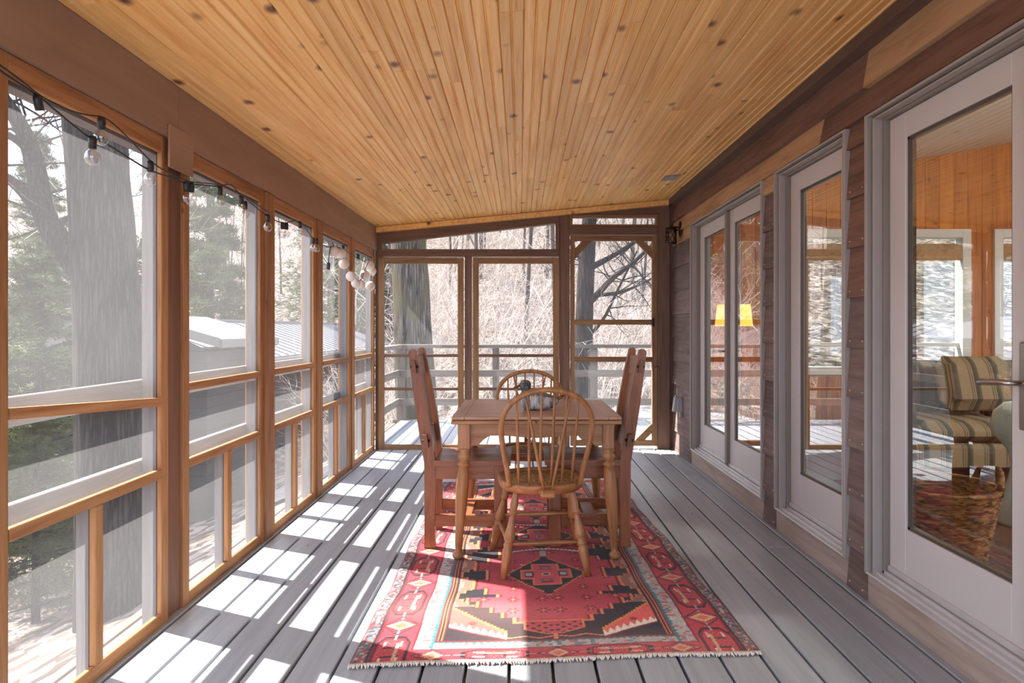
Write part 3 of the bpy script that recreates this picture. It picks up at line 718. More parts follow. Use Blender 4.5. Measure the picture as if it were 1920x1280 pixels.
    # diamonds
    for c in (-.565, 0, .565):
        dv = v-L/2-c; qa = np.floor(a/.012)*.012; qv = np.floor(np.abs(dv)/.014)*.014
        d = qa/.18+qv/.225
        put(f & (d < 1.06), orange*.9); put(f & (d < 1), navy)
        d2 = np.maximum(np.maximum(a/.115, np.abs(dv)/.13), (a/.115+np.abs(dv)/.13)/1.28)
        cross = ((a < .062) & (np.abs(dv) < .125)) | ((a < .118) & (np.abs(dv) < .05))
        crosso = ((a < .070) & (np.abs(dv) < .134)) | ((a < .126) & (np.abs(dv) < .059))
        put(f & crosso, orange); put(f & cross, C(214, 84, 92))
        put(f & cross & (np.abs(np.abs(dv)-.075) < .012) & (np.abs(a-.02) < .006), C(96, 104, 106)); put(f & (np.abs(np.abs(dv)-.06) < .006) & (a < .04), C(96, 104, 106))
        put(f & (np.abs(np.abs(dv)-.095) < .006) & (a < .03), navy); put(f & (np.abs(a-.085) < .022) & (np.abs(dv) < .03), navy*1.3); put(f & (np.abs(a-.085) < .014) & (np.abs(dv) < .02), grey)
        put(f & (a < .024) & (np.abs(dv) < .020), tan); put(f & (a < .012) & (np.abs(dv) < .011), navy)
    for c in (-.2825, .2825):     # toothed arcs between the diamonds
        dv = v-L/2-c; arc = -np.sign(c)*dv-.06+a*a*1.2
        tooth = .008+.016*np.abs(((a/.022) % 1)-.5)*2
        put(f & (a < .21) & (arc > 0) & (arc < tooth), white); put(f & (a < .22) & (arc < 0) & (arc > -.010), navy)
        put(f & (np.abs(dv) < .03) & (a < .018), grey)
    # corners
    cc = s/.34+(b-.14)/.34; cr = f & (b < .52) & (cc < 1) & (s > .0)
    ccs = np.floor(b/.014)*.014; edge = s/.34+(ccs-.14)/.34
    cr = f & (edge < 1) & (s < .27)
    put(cr, C(222, 96, 88)); put(cr & (edge > .94), orange); put(cr & (s > .258), orange)
    k2 = s/.30+(b-.14)/.14
    put(cr & (k2 < 1.0), navy); put(cr & (k2 > 1.0) & (k2 < 1.10), white*.95); tth = 1.10+.28*np.abs(((s/.030) % 1)-.5)*2
    put(cr & (k2 >= 1.10) & (k2 < tth), white); put(cr & (k2 > .92) & (k2 < 1.0), dred)
    put(cr & (np.hypot(s-.13, b-.29) < .016), C(150, 60, 60))
    # stars, vase, branches at the ends
    st = np.hypot(a-.235, b-.205); sa = np.arctan2(b-.205, a-.235)
    put(f & ~cr & (st < .026+.014*np.cos(sa*8)), pink*1.05)
    vz = f & (a < .115) & (b > .195) & (b < .30) & (a < .115-np.maximum(0, .235-b)*2.2)
    put(f & (a < .125) & (b > .188) & (b < .306) & (a < .125-np.maximum(0, .232-b)*2.2), orange); put(vz, C(200, 74, 84))
    put(vz & (np.sin(a*130)*np.sin(b*150) > .45), navy)
    put(f & ~cr & (a < .28) & (np.abs(b-(.160+.016*np.abs(((a/.12) % 1)-.5)*2)) < .004), orange)
    put(f & (a < .008) & (b < .19), orange)
    # side frame lines of the field
    for kk, c in enumerate((dred, orange, navy, orange*.9, dred, navy)):
        put((ds >= .285+kk*.0062) & (ds < .285+(kk+1)*.0062) & (b > .14), c)
    put((b > .14) & (b < .150) & (ds > .285), dred*.8)
    out *= (.86+.28*r1)[:, None]
    fade = np.clip(lf-.55, 0, 1)[:, None]*.22
    return np.clip(out*(1-fade)+fade*C(226, 180, 168), 0, 1)
def make_rug():
    nx, ny = 340, 600; L, Hw = 2.73, .745
    U, V = np.meshgrid(np.linspace(0, 1, nx), np.linspace(0, 1, ny))
    xl = -.605+0*V; xr = .888-.145*V**1.3; yl = 2.268+V*2.73; yr = 2.368+V*2.71
    wob = .006*np.sin(V*17)+.004*np.sin(V*41+1)
    X = xl*(1-U)+xr*U+wob*(U-.5)*2; Y = yl*(1-U)+yr*U+.006*np.sin(U*11)*(1-V)
    Z = .011+.0022*np.sin(X*23+Y*5)*np.sin(Y*17)*.5
    edge = np.minimum(np.minimum(U, 1-U)*1.49, np.minimum(V, 1-V)*2.73); Z = Z-.005*np.clip(1-edge/.012, 0, 1)
    top = np.stack([X, Y, Z], -1).reshape(-1, 3)
    ring = np.concatenate([np.arange(nx), np.arange(1, ny)*nx+nx-1, (ny-1)*nx+np.arange(nx-2, -1, -1), np.arange(ny-2, 0, -1)*nx])
    bot = top[ring].copy(); bot[:, 2] = .002
    verts = np.concatenate([top, bot])
    i = (np.arange(ny-1)[:, None]*nx+np.arange(nx-1)[None, :]).ravel()
    q = np.stack([i, i+1, i+nx+1, i+nx], 1); nt = nx*ny; k = np.arange(len(ring)); k2 = (k+1) % len(ring)
    sq = np.stack([ring[k], nt+k, nt+k2, ring[k2]], 1); faces = np.concatenate([q, sq])
    me = bpy.data.meshes.new('rug'); me.vertices.add(len(verts)); me.vertices.foreach_set('co', verts.ravel())
    me.loops.add(faces.size); me.loops.foreach_set('vertex_index', faces.ravel().astype(np.int32))
    me.polygons.add(len(faces)); me.polygons.foreach_set('loop_start', np.arange(0, faces.size, 4, dtype=np.int32)); me.update(calc_edges=True)
    col = rug_colors(((U-.5)*2*Hw).ravel(), (V*L).ravel(), L, Hw)
    cc = np.ones((len(verts), 4), np.float32); cc[:nt, :3] = col; cc[nt:, :3] = col[ring]
    at = me.color_attributes.new('pile_color', 'FLOAT_COLOR', 'POINT'); at.data.foreach_set('color', cc.ravel())
    m, n, l, b = newmat('rug_pile')
    va = n.new('ShaderNodeVertexColor'); va.layer_name = 'pile_color'
    tc = n.new('ShaderNodeTexCoord'); nz = n.new('ShaderNodeTexNoise'); nz.inputs['Scale'].default_value = 260; nz.inputs['Detail'].default_value = 2; l.new(tc.outputs['Object'], nz.inputs['Vector'])
    r = ramp(n, [(.3, (.75, .75, .75, 1)), (.7, (1.2, 1.2, 1.2, 1))]); l.new(nz.outputs['Fac'], r.inputs['Fac'])
    l.new(mixc(n, l, 1.0, va.outputs['Color'], r.outputs['Color'], 'MULTIPLY'), b.inputs['Base Color'])
    b.inputs['Roughness'].default_value = .95; b.inputs['Specular IOR Level'].default_value = .1; b.inputs['Sheen Weight'].default_value = .15
    bp = n.new('ShaderNodeBump'); bp.inputs['Strength'].default_value = .5; bp.inputs['Distance'].default_value = .004; l.new(nz.outputs['Fac'], bp.inputs['Height']); l.new(bp.outputs[0], b.inputs['Normal'])
    me.materials.append(m)
    o = bpy.data.objects.new('rug', me); COL.objects.link(o)
    tag(o, 'red and navy patterned wool rug under the dining table', 'rug')
    fr = MB()
    for t in np.linspace(0, 1, 240):
        x = -.605+t*1.493; y = 2.268+t*.1+.006*math.sin(t*11); ln_ = random.uniform(.008, .02); dx = random.uniform(-.008, .008)
        fr.tube([(x, y+.006, .010), (x+dx*.4, y-ln_*.5, .010), (x+dx, y-ln_, .005)], [.0042, .0038, .002], 4)
    fr.build('fringe', M['fringe'], o, kind='stuff')
make_rug()

# ------------------------------------------------------------------ table
RZ = .013
tbl = thing('dining_table', 'square honey maple draw leaf table with turned legs', 'table', (.085, 3.67, RZ))
H = .753-RZ
bx('tabletop', M['topX'], tbl, -.37, .37, -.40, .40, H-.017, H, .003)
for a, b in ((-.4355, -.3705), (.3705, .4355)): bx('breadboard_end', M['topY'], tbl, a, b, -.40, .40, H-.017, H, .003)
bx('draw_leaf', M['honeyX'], tbl, -.437, -.003, -.402, .402, H-.040, H-.020, .003); bx('draw_leaf', M['honeyX'], tbl, .003, .437, -.402, .402, H-.040, H-.020, .003)
hx_, hy_ = .365, .335
for s_ in (-1, 1):
    pts = [(-hx_, H-.04), (hx_, H-.04)]; low = []
    for i in range(25):
        t = i/24; x_ = hx_-2*hx_*t; c = abs(x_)/hx_
        z_ = .118 if c > .84 else (.118-.052*(.5-.5*math.cos(PI*min(1, (.84-c)/.16))) if c > .5 else .072+.006*math.cos(PI*c/.5))
        if .5 < c < .56: z_ += .006
        low.append((x_, H-.04-z_))
    MB().prism(pts+low, 'Y', s_*hy_-.011, s_*hy_+.011).build('apron', M['honeyX'], tbl)
    bx('apron', M['honeyY'], tbl, s_*hx_-.011, s_*hx_+.011, -hy_, hy_, H-.15, H-.04)
legp = [(.030, 1.0), (.033, .985), (.026, .965), (.034, .94), (.0345, .92), (.024, .885), (.022, .875), (.034, .862), (.034, .85), (.026, .84), (.030, .78), (.0335, .66), (.031, .5), (.024, .3), (.019, .12), (.016, .075), (.019, .066), (.027, .05), (.030, .034), (.026, .014), (.016, 0)]
for sx in (-1, 1):
    for sy in (-1, 1):
        o = empty('leg'); o.parent = tbl
        o.location = (sx*.372, sy*.345, 0)
        zb = H-.17
        sh = Matrix.Identity(4); sh[0][2] = -sx*.035/zb; sh[1][2] = -sy*.012/zb; sh = Matrix.Translation((sx*.035, sy*.012, 0)) @ sh
        MB().lathe([(r, z*zb) for r, z in reversed(legp)], 20, sh).build('turned_shaft', M['honeyZ'], o)
        bx('block', M['honeyZ'], o, -.029, .029, -.029, .029, zb-.001, H-.04, .003)

# ------------------------------------------------------------------ duck decoy
dk = thing('duck_decoy', 'carved grey duck decoy sitting on the dining table', 'decoy', (.105, 3.56, .7535), .06)
def loft(rings, k=18):
    mb = MB(); vs = []; n = len(rings)
    for (cx, cz_, ry, rzu, rzd) in rings:
        for j in range(k):
            a = 2*PI*j/k; s_ = math.sin(a); vs.append((cx, ry*math.cos(a), max(cz_+(rzu if s_ > 0 else rzd)*s_, 0)))
    fs = [(i*k+j, i*k+(j+1) % k, (i+1)*k+(j+1) % k, (i+1)*k+j) for i in range(n-1) for j in range(k)]
    fs += [tuple(range(k-1, -1, -1)), tuple((n-1)*k+j for j in range(k))]
    return mb.add(vs, fs, True)
loft([(-.102, .055, .008, .010, .010), (-.096, .05, .03, .03, .03), (-.08, .045, .05, .043, .045), (-.05, .042, .062, .05, .045), (0, .042, .066, .052, .046), (.04, .042, .060, .048, .044), (.075, .042, .046, .036, .034), (.10, .046, .028, .02, .02), (.112, .05, .012, .01, .01)]).build('body', M['duckbody'], dk)
loft([(.07, .052, .028, .012, .022), (.10, .058, .024, .010, .014), (.125, .072, .020, .008, .010), (.142, .082, .012, .006, .007), (.148, .085, .004, .002, .002)]).build('tail', M['duckbrown'], dk)
loft([(-.04, .066, .02, .012, .01), (-.01, .074, .045, .024, .02), (.03, .074, .048, .022, .02), (.075, .066, .034, .014, .014), (.10, .062, .012, .006, .006)]).build('wings', M['duckhead'], dk)
MB().tube(smooth_path([(-.070, 0, .06), (-.074, 0, .09), (-.071, 0, .115), (-.073, 0, .140)], 4), [.036, .034, .030, .028, .026, .025, .0245, .0245, .025, .026, .027, .027, .026], 14).ball((-.076, 0, .138), .0305, 16, 10, (1.1, .92, .95)).build('head', M['duckhead'], dk)
bl = MB(); bl.tube([(-.098, 0, .137), (-.115, 0, .130), (-.130, 0, .124), (-.140, 0, .122)], [.014, .012, .012, .007], 12, flat=.55); bl.build('bill', M['duckbrown'], dk)
for s_ in (-1, 1): MB().ball((-.088, s_*.025, .147), .004, 8, 6).build('eye', M['black'], dk)

# ------------------------------------------------------------------ windsor chairs (local: faces +Y)
SZ = .44
def windsor(label):
    r = thing('windsor_chair', label, 'chair')
    out = []
    for i in range(36):
        a = 2*PI*i/36; c, s_ = math.cos(a), math.sin(a)
        x_ = .218*abs(c)**.8*(1 if c > 0 else -1); y_ = .215*abs(s_)**.85*(1 if s_ > 0 else -1)
        out.append((x_*(1+.06*s_), y_))
    inn = [(x_*.80, y_*.80+.008) for x_, y_ in out]
    n = len(out); vs = []
    for z, pl in ((SZ-.045, [(p[0]*.95, p[1]*.95) for p in out]), (SZ-.012, out), (SZ, [(p[0]*.985, p[1]*.985) for p in out]), (SZ-.002, inn), (SZ-.045, inn)): vs += [(p[0], p[1], z) for p in pl]
    fs = [(L_*n+i, L_*n+(i+1) % n, ((L_+1) % 5)*n+(i+1) % n, ((L_+1) % 5)*n+i) for L_ in range(5) for i in range(n)]
    fm = MB().add(vs, fs, True)
    fm.box(-.036, .036, -.292, -.195, SZ-.042, SZ-.006, .01)
    fm.build('seat_frame', M['honeyX'], r)
    ws = MB(); vs = []; rings = 6
    for q in range(rings):
        k_ = 1-q/rings; vs += [(p[0]*k_*1.01, p[1]*k_*1.01, SZ-.010+.012*math.sin((1-k_)*PI*.5)) for p in inn]
    vs.append((0, 0, SZ+.003)); fs = [(q*n+i, q*n+(i+1) % n, (q+1)*n+(i+1) % n, (q+1)*n+i) for q in range(rings-1) for i in range(n)]
    fs += [((rings-1)*n+i, (rings-1)*n+(i+1) % n, len(vs)-1) for i in range(n)]
    ws.add(vs, fs, True); ws.build('woven_seat', M['rush'], r)
    hp = [(.172, SZ-.01), (.182, .50), (.200, .59), (.214, .67), (.217, .73), (.207, .785), (.178, .835), (.125, .876), (.06, .898), (0, .904)]
    full = [(-x_, z) for x_, z in hp]+[(x_, z) for x_, z in reversed(hp[:-1])]
    yb = lambda z: -.165-.115*((z-SZ)/.465)
    path = smooth_path([(x_, yb(z), z) for x_, z in full], 5)
    MB().tube(path, .0135, 10).build('hoop', M['honeyZ'], r)
    def hoop_z(x_):
        best = max((p for p in path if abs(abs(p.x)-abs(x_)) < .02 and p.z > .75), key=lambda p: -abs(abs(p.x)-abs(x_))); return best.z
    for xs, xt in ((.128, .147), (.078, .091), (.027, .031)):
        for s_ in (-1, 1):
            z = hoop_z(xt)
            p0 = Vector((s_*xs, -.168-.02*(1-(xs/.13)**2), SZ-.01)); p1 = Vector((s_*xt, yb(z), z-.004))
            MB().tube([p0.lerp(p1, t) for t in (0, .25, .5, .75, 1)], [.0055, .0075, .0078, .006, .0045], 8).build('spindle', M['honeyZ'], r)
    for s_ in (-1, 1):
        z = hoop_z(.108); p0 = Vector((s_*.018, -.268, SZ-.01)); p1 = Vector((s_*.108, yb(z)-.002, z-.004))
        MB().tube([p0.lerp(p1, t) for t in (0, .25, .5, .75, 1)], [.0065, .008, .008, .006, .0045], 8).build('brace_spindle', M['honeyZ'], r)
    prof = [(0, .012), (.08, .015), (.17, .0205), (.25, .017), (.265, .021), (.285, .021), (.30, .0135), (.33, .013), (.44, .020), (.52, .027), (.56, .0265), (.60, .018), (.615, .023), (.64, .0235), (.655, .020), (.68, .024), (.72, .0245), (.85, .020), (1, .0145)]
    legs = {}
    for (tx, ty, fx, fy) in ((.15, .13, .235, .21), (-.15, .13, -.235, .21), (.135, -.13, .205, -.205), (-.135, -.13, -.205, -.205)):
        p0 = Vector((tx, ty, SZ-.03)); p1 = Vector((fx, fy, 0)); legs[(tx > 0, ty > 0)] = (p0, p1)
        MB().tube([p0.lerp(p1, t) for t, _ in prof], [q for _, q in prof], 14).build('leg', M['honeyZ'], r)
    def str_(ka, kb, t):
        a = legs[ka][0].lerp(legs[ka][1], t); b = legs[kb][0].lerp(legs[kb][1], t)
        MB().tube([a.lerp(b, u) for u in (0, .15, .35, .5, .65, .85, 1)], [.008, .009, .0125, .0115, .0125, .009, .008], 10).build('stretcher', M['honeyX'], r)
    str_((True, True), (False, True), .52); str_((True, False), (False, False), .62); str_((False, True), (False, False), .60); str_((True, True), (True, False), .60)
    return r
wc = windsor('hoop back windsor chair with woven rush seat nearest the rug fringe')
wc.location = (.105, 3.265, RZ); wc.rotation_euler = (0, 0, math.radians(5.5))
wc2 = copy_tree(wc); wc2.location = (.055, 4.045, RZ); wc2.rotation_euler = (0, 0, math.radians(178)); wc2['label'] = 'hoop back windsor chair behind the table and duck decoy'
for c in (wc, wc2): c['group'] = 'windsor chairs at the dining table'

# ------------------------------------------------------------------ plank chairs (local: faces +X)
def plank_chair(label):
    r = thing('plank_chair', label, 'chair'); m = 'cherry'
    bend = lambda z: -.19-.098*max(0, (z-.47)/.61)
    for s_ in (-1, 1):
        zs = [0, .06, .2, .46, .6, .8, .95, 1.03]; wd = [.030, .028, .028, .030, .033, .031, .026, .022]
        L_ = [(bend(z)-w, z) for z, w in zip(zs, wd)]; R_ = [(bend(z)+w, z) for z, w in zip(zs, wd)]
        capc = bend(1.06); arc = [(capc+.021*math.cos(a), 1.058+.021*math.sin(a)) for a in [PI*i/8 for i in range(9)]]
        MB().prism(L_[::1][::-1][::-1]+[(p[0], p[1]) for p in reversed(arc)]+R_[::-1], 'Y', s_*.16-.019, s_*.16+.019).build('back_post', M[m+'Z'], r)
        bx('leg', M[m+'Z'], r, .16, .225, s_*.16-.022, s_*.16+.022, 0, .448, .004)
        bx('stretcher', M[m+'X'], r, -.165, .165, s_*.16-.014, s_*.16+.014, .115, .178, .003)
        bx('apron', M[m+'X'], r, -.165, .165, s_*.16-.013, s_*.16+.013, .372, .447, .003)
    bx('apron', M[m+'Y'], r, .18, .205, -.138, .138, .372, .447, .003)
    bx('cross_stretcher', M[m+'Y'], r, -.035, .035, -.146, .146, .140, .165, .003)
    # dished seat
    nx, ny = 14, 10; vs = []
    for top in (1, 0):
        for i in range(nx+1):
            for j in range(ny+1):
                x_ = -.165+.415*i/nx; y_ = -.195+.39*j/ny
                dish = .012*math.exp(-((x_-.0)/.13)**2-((abs(y_)-.085)/.08)**2)
                vs.append((x_, y_, .478-dish if top else .449))
    nn = (nx+1)*(ny+1); fs = []
    for i in range(nx):
        for j in range(ny):
            a = i*(ny+1)+j; fs += [(a, a+ny+1, a+ny+2, a+1), (nn+a, nn+a+1, nn+a+ny+2, nn+a+ny+1)]
    for i in range(nx):
        a = i*(ny+1); b = a+ny+1; fs += [(a, nn+a, nn+b, b), (a+ny, b+ny, nn+b+ny, nn+a+ny)]
    for j in range(ny):
        a = j; b = nx*(ny+1)+j; fs += [(a, a+1, nn+a+1, nn+a), (b, nn+b, nn+b+1, b+1)]
    MB().add(vs, fs).build('seat', M[m+'X'], r)
    sl = -.098/.61
    for zc in (.585, .985):
        x_ = bend(zc); h_ = .052
        p = lambda z, t: (x_+(z-zc)*sl+t, z)
        rl = MB().prism([p(zc-h_, -.012), p(zc-h_, .012), p(zc+h_, .012), p(zc+h_, -.012)], 'Y', -.142, .142).build('back_rail', M[m+'Y'], r)
        for s_ in (-1, 1):
            y0, y1 = (s_*.1415, s_*.208) if s_ > 0 else (s_*.208, s_*.1415)
            MB().prism([p(zc-.034, -.011), p(zc-.034, .011), p(zc+.034, .011), p(zc+.034, -.011)], 'Y', y0, y1).build('tenon', M['postdark'], rl)
            MB().tube([(x_-.020, s_*.192, zc), (x_+.022, s_*.192, zc)], .007, 8).build('peg', M['iron'], rl)
    p = lambda z, t: (bend(z)+t, z)
    MB().prism([p(.637, -.008), p(.637, .008), p(.933, .008), p(.933, -.008)], 'Y', -.085, .085).build('splat', M[m+'Z'], r)
    return r
pc = plank_chair('red brown plank chair at the left side of table facing the house')
pc.location = (-.30, 3.65, RZ)
pc2 = copy_tree(pc); pc2.location = (.385, 3.67, RZ); pc2.rotation_euler = (0, 0, PI); pc2['label'] = 'red brown plank chair on the house side of the table'
for c in (pc, pc2): c['group'] = 'plank chairs at the dining table'

# ------------------------------------------------------------------ string lights
XS = -1.395
def wp(u, v, x=XS):
    y = 1200*(-x)/(975-u); return Vector((x, y, 1.2-(v-617)*y/1200))
sl_ = thing('string_lights', 'black corded string lights with clear bulbs along the screen tops', 'lights')
c1 = [wp(-60, 80), wp(0, 132), wp(66, 176), wp(110, 212), wp(150, 245), wp(170, 258), wp(200, 270), wp(240, 295), wp(279, 318), wp(318, 332), wp(350, 343), wp(405, 349), wp(432, 346), wp(448, 362), wp(470, 380), wp(497, 402), wp(530, 418), wp(561, 415), wp(588, 448), wp(612, 462), wp(640, 466), wp(660, 478), wp(682, 490), wp(700, 500)]
c2 = [wp(-60, 90), wp(0, 128), wp(40, 158), wp(72, 182), wp(120, 206), wp(160, 216), wp(187, 220), wp(215, 240), wp(250, 275), wp(275, 300), wp(300, 318), wp(350, 340), wp(400, 346), wp(448, 366), wp(500, 398)]
MB().tube(smooth_path(c1, 4), .0032, 6).build('cord', M['black'], sl_)
MB().tube(smooth_path([p+Vector((.012, 0, 0)) for p in c2], 4), .0028, 6).build('cord', M['black'], sl_)
def bulb_at(u, v, tilt=0):
    p = wp(u, v)+Vector((.006, 0, 0))
    s_ = MB().tube([p+Vector((0, 0, .008)), p+Vector((0, 0, -.006)), p+Vector((0, tilt*.01, -.032))], [.0105, .0125, .0115], 10).build('socket', M['black'], sl_)
    MB().lathe([(.009, -.030), (.010, -.036), (.018, -.044), (.0225, -.056), (.023, -.064), (.018, -.078), (.008, -.086), (.001, -.087)][::-1], 16, Matrix.Translation(p+Vector((0, tilt*.012, .0)))).build('bulb', M['bulb'], s_)
for (u, v, t) in ((66, 184, 1), (187, 224, 0), (170, 260, 0), (279, 306, 0), (347, 344, 0), (356, 346, 0), (410, 353, 0), (450, 370, 0), (457, 380, 0), (500, 405, 0), (528, 419, 0), (535, 420, 0), (561, 418, 0), (586, 448, 0), (592, 449, 0), (642, 462, 0), (670, 478, 0), (690, 488, 0)): bulb_at(u, v, t)
gs = thing('globe_lights', 'cluster of white paper globe lights hung in the far left corner', 'lights')
globes = [(627, 471, 9.5), (639, 475, 9.5), (645, 495, 9.5), (658, 518, 9.5), (667, 531, 8.5), (677, 533, 8.5), (684, 515, 9), (693, 497, 9), (697, 508, 8.5), (694, 536, 9)]
pts = [wp(u, v-9, XS+.03) for u, v, r_ in globes]
MB().tube(smooth_path([wp(612, 463, XS+.03)]+pts+[wp(702, 515, XS+.03), wp(704, 500, XS+.03)], 4), .0028, 6).build('cord', M['black'], gs)
for i, (u, v, r_) in enumerate(globes):
    c = wp(u, v, XS+.03); rad = r_*c.y/1200
    MB().ball(c, rad, 18, 12).build('globe', M['globe'], gs)
pl = wp(616, 492, XS+.03)
MB().tube([wp(619, 464, XS+.03), wp(617, 478, XS+.03), pl], .003, 6).box(pl.x-.01, pl.x+.01, pl.y-.014, pl.y+.014, pl.z-.05, pl.z, .004).build('plug', M['black'], gs)

# ------------------------------------------------------------------ outside : ground
def sst(a, b, x): t = np.clip((x-a)/(b-a), 0, 1); return t*t*(3-2*t)
def gz(x, y, bumps=True):
    x = np.asarray(x, float); y = np.asarray(y, float)
    base = -2.3+1.75*sst(-6.5, -.5, x)
    yb = 13+21*sst(-2.5, -8, x) if False else 13+21*(1-sst(-8, -2.5, x))
    s = y-yb; hill = .40*np.where(s > 0, s*s/(np.abs(s)+4), 0)
    s2 = -20-x; hill2 = .24*np.where(s2 > 0, s2*s2/(np.abs(s2)+5), 0)
    z = base+np.maximum(hill, hill2)
    if bumps: z = z+.12*np.sin(x*.7+1.3*np.sin(y*.33))*np.sin(y*.61+.8)*np.clip((y-11)/5, 0, 1)
    return z
gx = np.concatenate([np.linspace(-75, -14, 40), np.linspace(-13.3, 12, 60), np.linspace(13.5, 60, 26)]); gy = np.concatenate([np.linspace(-12, 10, 26), np.linspace(10.6, 40, 60), np.linspace(41.5, 95, 32)])
GX, GY = np.meshgrid(gx, gy); GZ = gz(GX, GY)+rng.normal(0, .03, GX.shape)*(GY > 12)
nx = len(gx); ny = len(gy); i = (np.arange(ny-1)[:, None]*nx+np.arange(nx-1)[None, :]).ravel()
gm = MB(); gm.v = np.stack([GX, GY, GZ], -1).reshape(-1, 3).tolist(); gm.f = np.stack([i, i+1, i+nx+1, i+nx], 1).tolist(); gm.sm = [True]*len(gm.f)
g_ = gm.build('ground', M['litter'], None, kind='structure')
# gravel drive behind the deck
dv = MB(); xs = np.linspace(-4.5, 14, 38); rows = []
for yy in (10.3, 10.9, 11.6, 12.2, 12.8): rows.append([(x, yy+.25*math.sin(x*.5), float(gz(x, yy+.25*math.sin(x*.5)))+.06) for x in xs])
dv.add([p for r in rows for p in r], [(a*38+b, a*38+b+1, (a+1)*38+b+1, (a+1)*38+b) for a in range(4) for b in range(37)], True)
d_ = dv.build('driveway', M['gravel'], None, kind='structure')
def snow_patch(cx, cy_, rx, ry, lab):
    mb = MB(); k = 20; vs = []
    for q, hgt in ((1, -.05), (.85, .05), (.5, .09)):
        for j in range(k):
            a = 2*PI*j/k; w = 1+.25*math.sin(3*a+cx)+.15*math.sin(5*a+cy_); x = cx+rx*q*w*math.cos(a); y = cy_+ry*q*w*math.sin(a); vs.append((x, y, float(gz(x, y))+hgt))
    vs.append((cx, cy_, float(gz(cx, cy_))+.1)); fs = [(q*k+j, q*k+(j+1) % k, (q+1)*k+(j+1) % k, (q+1)*k+j) for q in range(2) for j in range(k)]+[(2*k+j, 2*k+(j+1) % k, 3*k) for j in range(k)]
    return tag(mb.add(vs, fs, True).build('snow_patch', M['snow']), lab, 'snow', 'snow patches on the hillside')
for p in ((2.1, 13.2, .7, .35, 'larger melting snow patch beyond the driveway behind the screen door'), (3.0, 13.8, .5, .3, 'smaller snow patch beyond the driveway nearest the house'), (-.5, 25, .28, .3, 'tiny snow patch high on the slope behind the middle far screen'),
          (3.6, 27, .35, .3, 'small snow patch up the slope behind the limbs of the dark tree'), (5.6, 26, .35, .3, 'small snow patch up the slope at the right edge of the screen door'), (-.9, 12.9, .9, .3, 'thin snow patch beside the driveway beyond the deck railing')): snow_patch(*p)

# deck railing behind the far wall
rl = thing('deck_railing', 'weathered grey railing around the open deck beyond the screens', 'railing')
for z0, z1, yy in ((.955, 1.0, 8.30), (.575, .665, 8.40), (.20, .29, 8.40)):
    bx('rail', M['railX'], rl, -1.62, 3.05, yy, 8.44 if z0 < .9 else 8.46, z0, z1, .004)
for xx in (-1.58, -.32, .98, 2.3, 3.02): bx('post', M['railZ'], rl, xx-.045, xx+.045, 8.442, 8.53, -.3, .953, .004)
for z0, z1 in ((.575, .665), (.20, .29)): bx('rail', M['railY'], rl, -1.62, -1.58, 6.60, 8.39, z0, z1, .004)
bx('rail', M['railY'], rl, -1.66, -1.52, 6.55, 8.29, .955, 1.0, .004)
bx('post', M['railZ'], rl, -1.70, -1.62, 6.6, 6.68, -.3, .953, .004)

# neighbouring buildings
ga = thing('garage', 'long grey building with white standing seam metal roof', 'building')
Y0, Y1, XE, XG = 14.2, 33.0, -6.7, -12.5
k = 0
for z in np.arange(-2.6, .35, .2):
    bx('siding_board', M['gsiding'], ga, XE-.62+.02*1, XE-.58, Y0+.4, Y1-.4, z+.004, z+.2)
    bx('siding_board', M['gsiding'], ga, XG+.6, XE-.62, Y0+.38, Y0+.42, z+.004, z+.2)
bx('wall', M['darktrim'], ga, XG+.6, XE-.63, Y0+.43, Y1-.4, -2.8, .42)
yy = Y0; zr, ze = 1.42, .40; xm = -9.6
while yy < Y1:
    y2 = min(yy+.62, Y1)
    MB().prism([(XE, ze), (xm, zr), (xm, zr+.05), (XE, ze+.05)], 'Y', yy, y2-.004).box(0, 0, 0, 0, 0, 0).build('roof_panel', M['roofwhite'], ga)
    MB().prism([(XE, ze+.05), (xm, zr+.05), (xm, zr+.085), (XE, ze+.085)], 'Y', y2-.016, y2+.006).build('seam', M['roofwhite'], ga)
    yy = y2
MB().prism([(XG, ze), (xm, zr), (xm, zr+.05), (XG, ze+.05)], 'Y', Y0, Y1).build('roof_panel', M['roofwhite'], ga)
bx('ridge_cap', M['roofwhite'], ga, xm-.12, xm+.12, Y0, Y1, zr+.03, zr+.10)
bx('fascia', M['fascia'], ga, XE-.04, XE+.0, Y0, Y1, ze-.14, ze-.002)
bx('gutter', M['fascia'], ga, XE+.001, XE+.09, Y0, Y1, ze-.09, ze-.002, .01)
MB().prism([(XG+.6, .42), (xm, zr-.02), (XE-.62, .42)], 'Y', Y0+.38, Y0+.44).build('gable', M['gsiding'], ga)
sh = thing('shed', 'low grey shed with overhanging eave in front of white roofed building', 'building')
ys0, ys1, xe = 11.0, 13.6, -5.15
zz_ = lambda x: .90+(xe-x)*.285
MB().prism([(xe, zz_(xe)), (xe-1.5, zz_(xe-1.5)), (xe-1.5, zz_(xe-1.5)+.13), (xe, zz_(xe)+.13)], 'Y', ys0, ys1).build('roof', M['roofwhite'], sh)
MB().prism([(xe-1.5, zz_(xe-1.5)), (xe-3.0, zz_(xe)), (xe-3.0, zz_(xe)+.13), (xe-1.5, zz_(xe-1.5)+.13)], 'Y', ys0, ys1).build('roof', M['roofwhite'], sh)
for sg, xo in ((1, xe), (-1, xe-3.0)):
    MB().prism([(xo, .885), (xe-1.5, zz_(xe-1.5)-.015), (xe-1.5, zz_(xe-1.5)+.15), (xo, 1.05)], 'Y', ys0-.04, ys0-.002).build('rake_board', M['fascia'], sh)
bx('fascia', M['fascia'], sh, xe+.001, xe+.03, ys0, ys1, .88, 1.02)
bx('soffit', M['rail_dark'], sh, xe-.38, xe-.002, ys0, ys1, .86, .885)
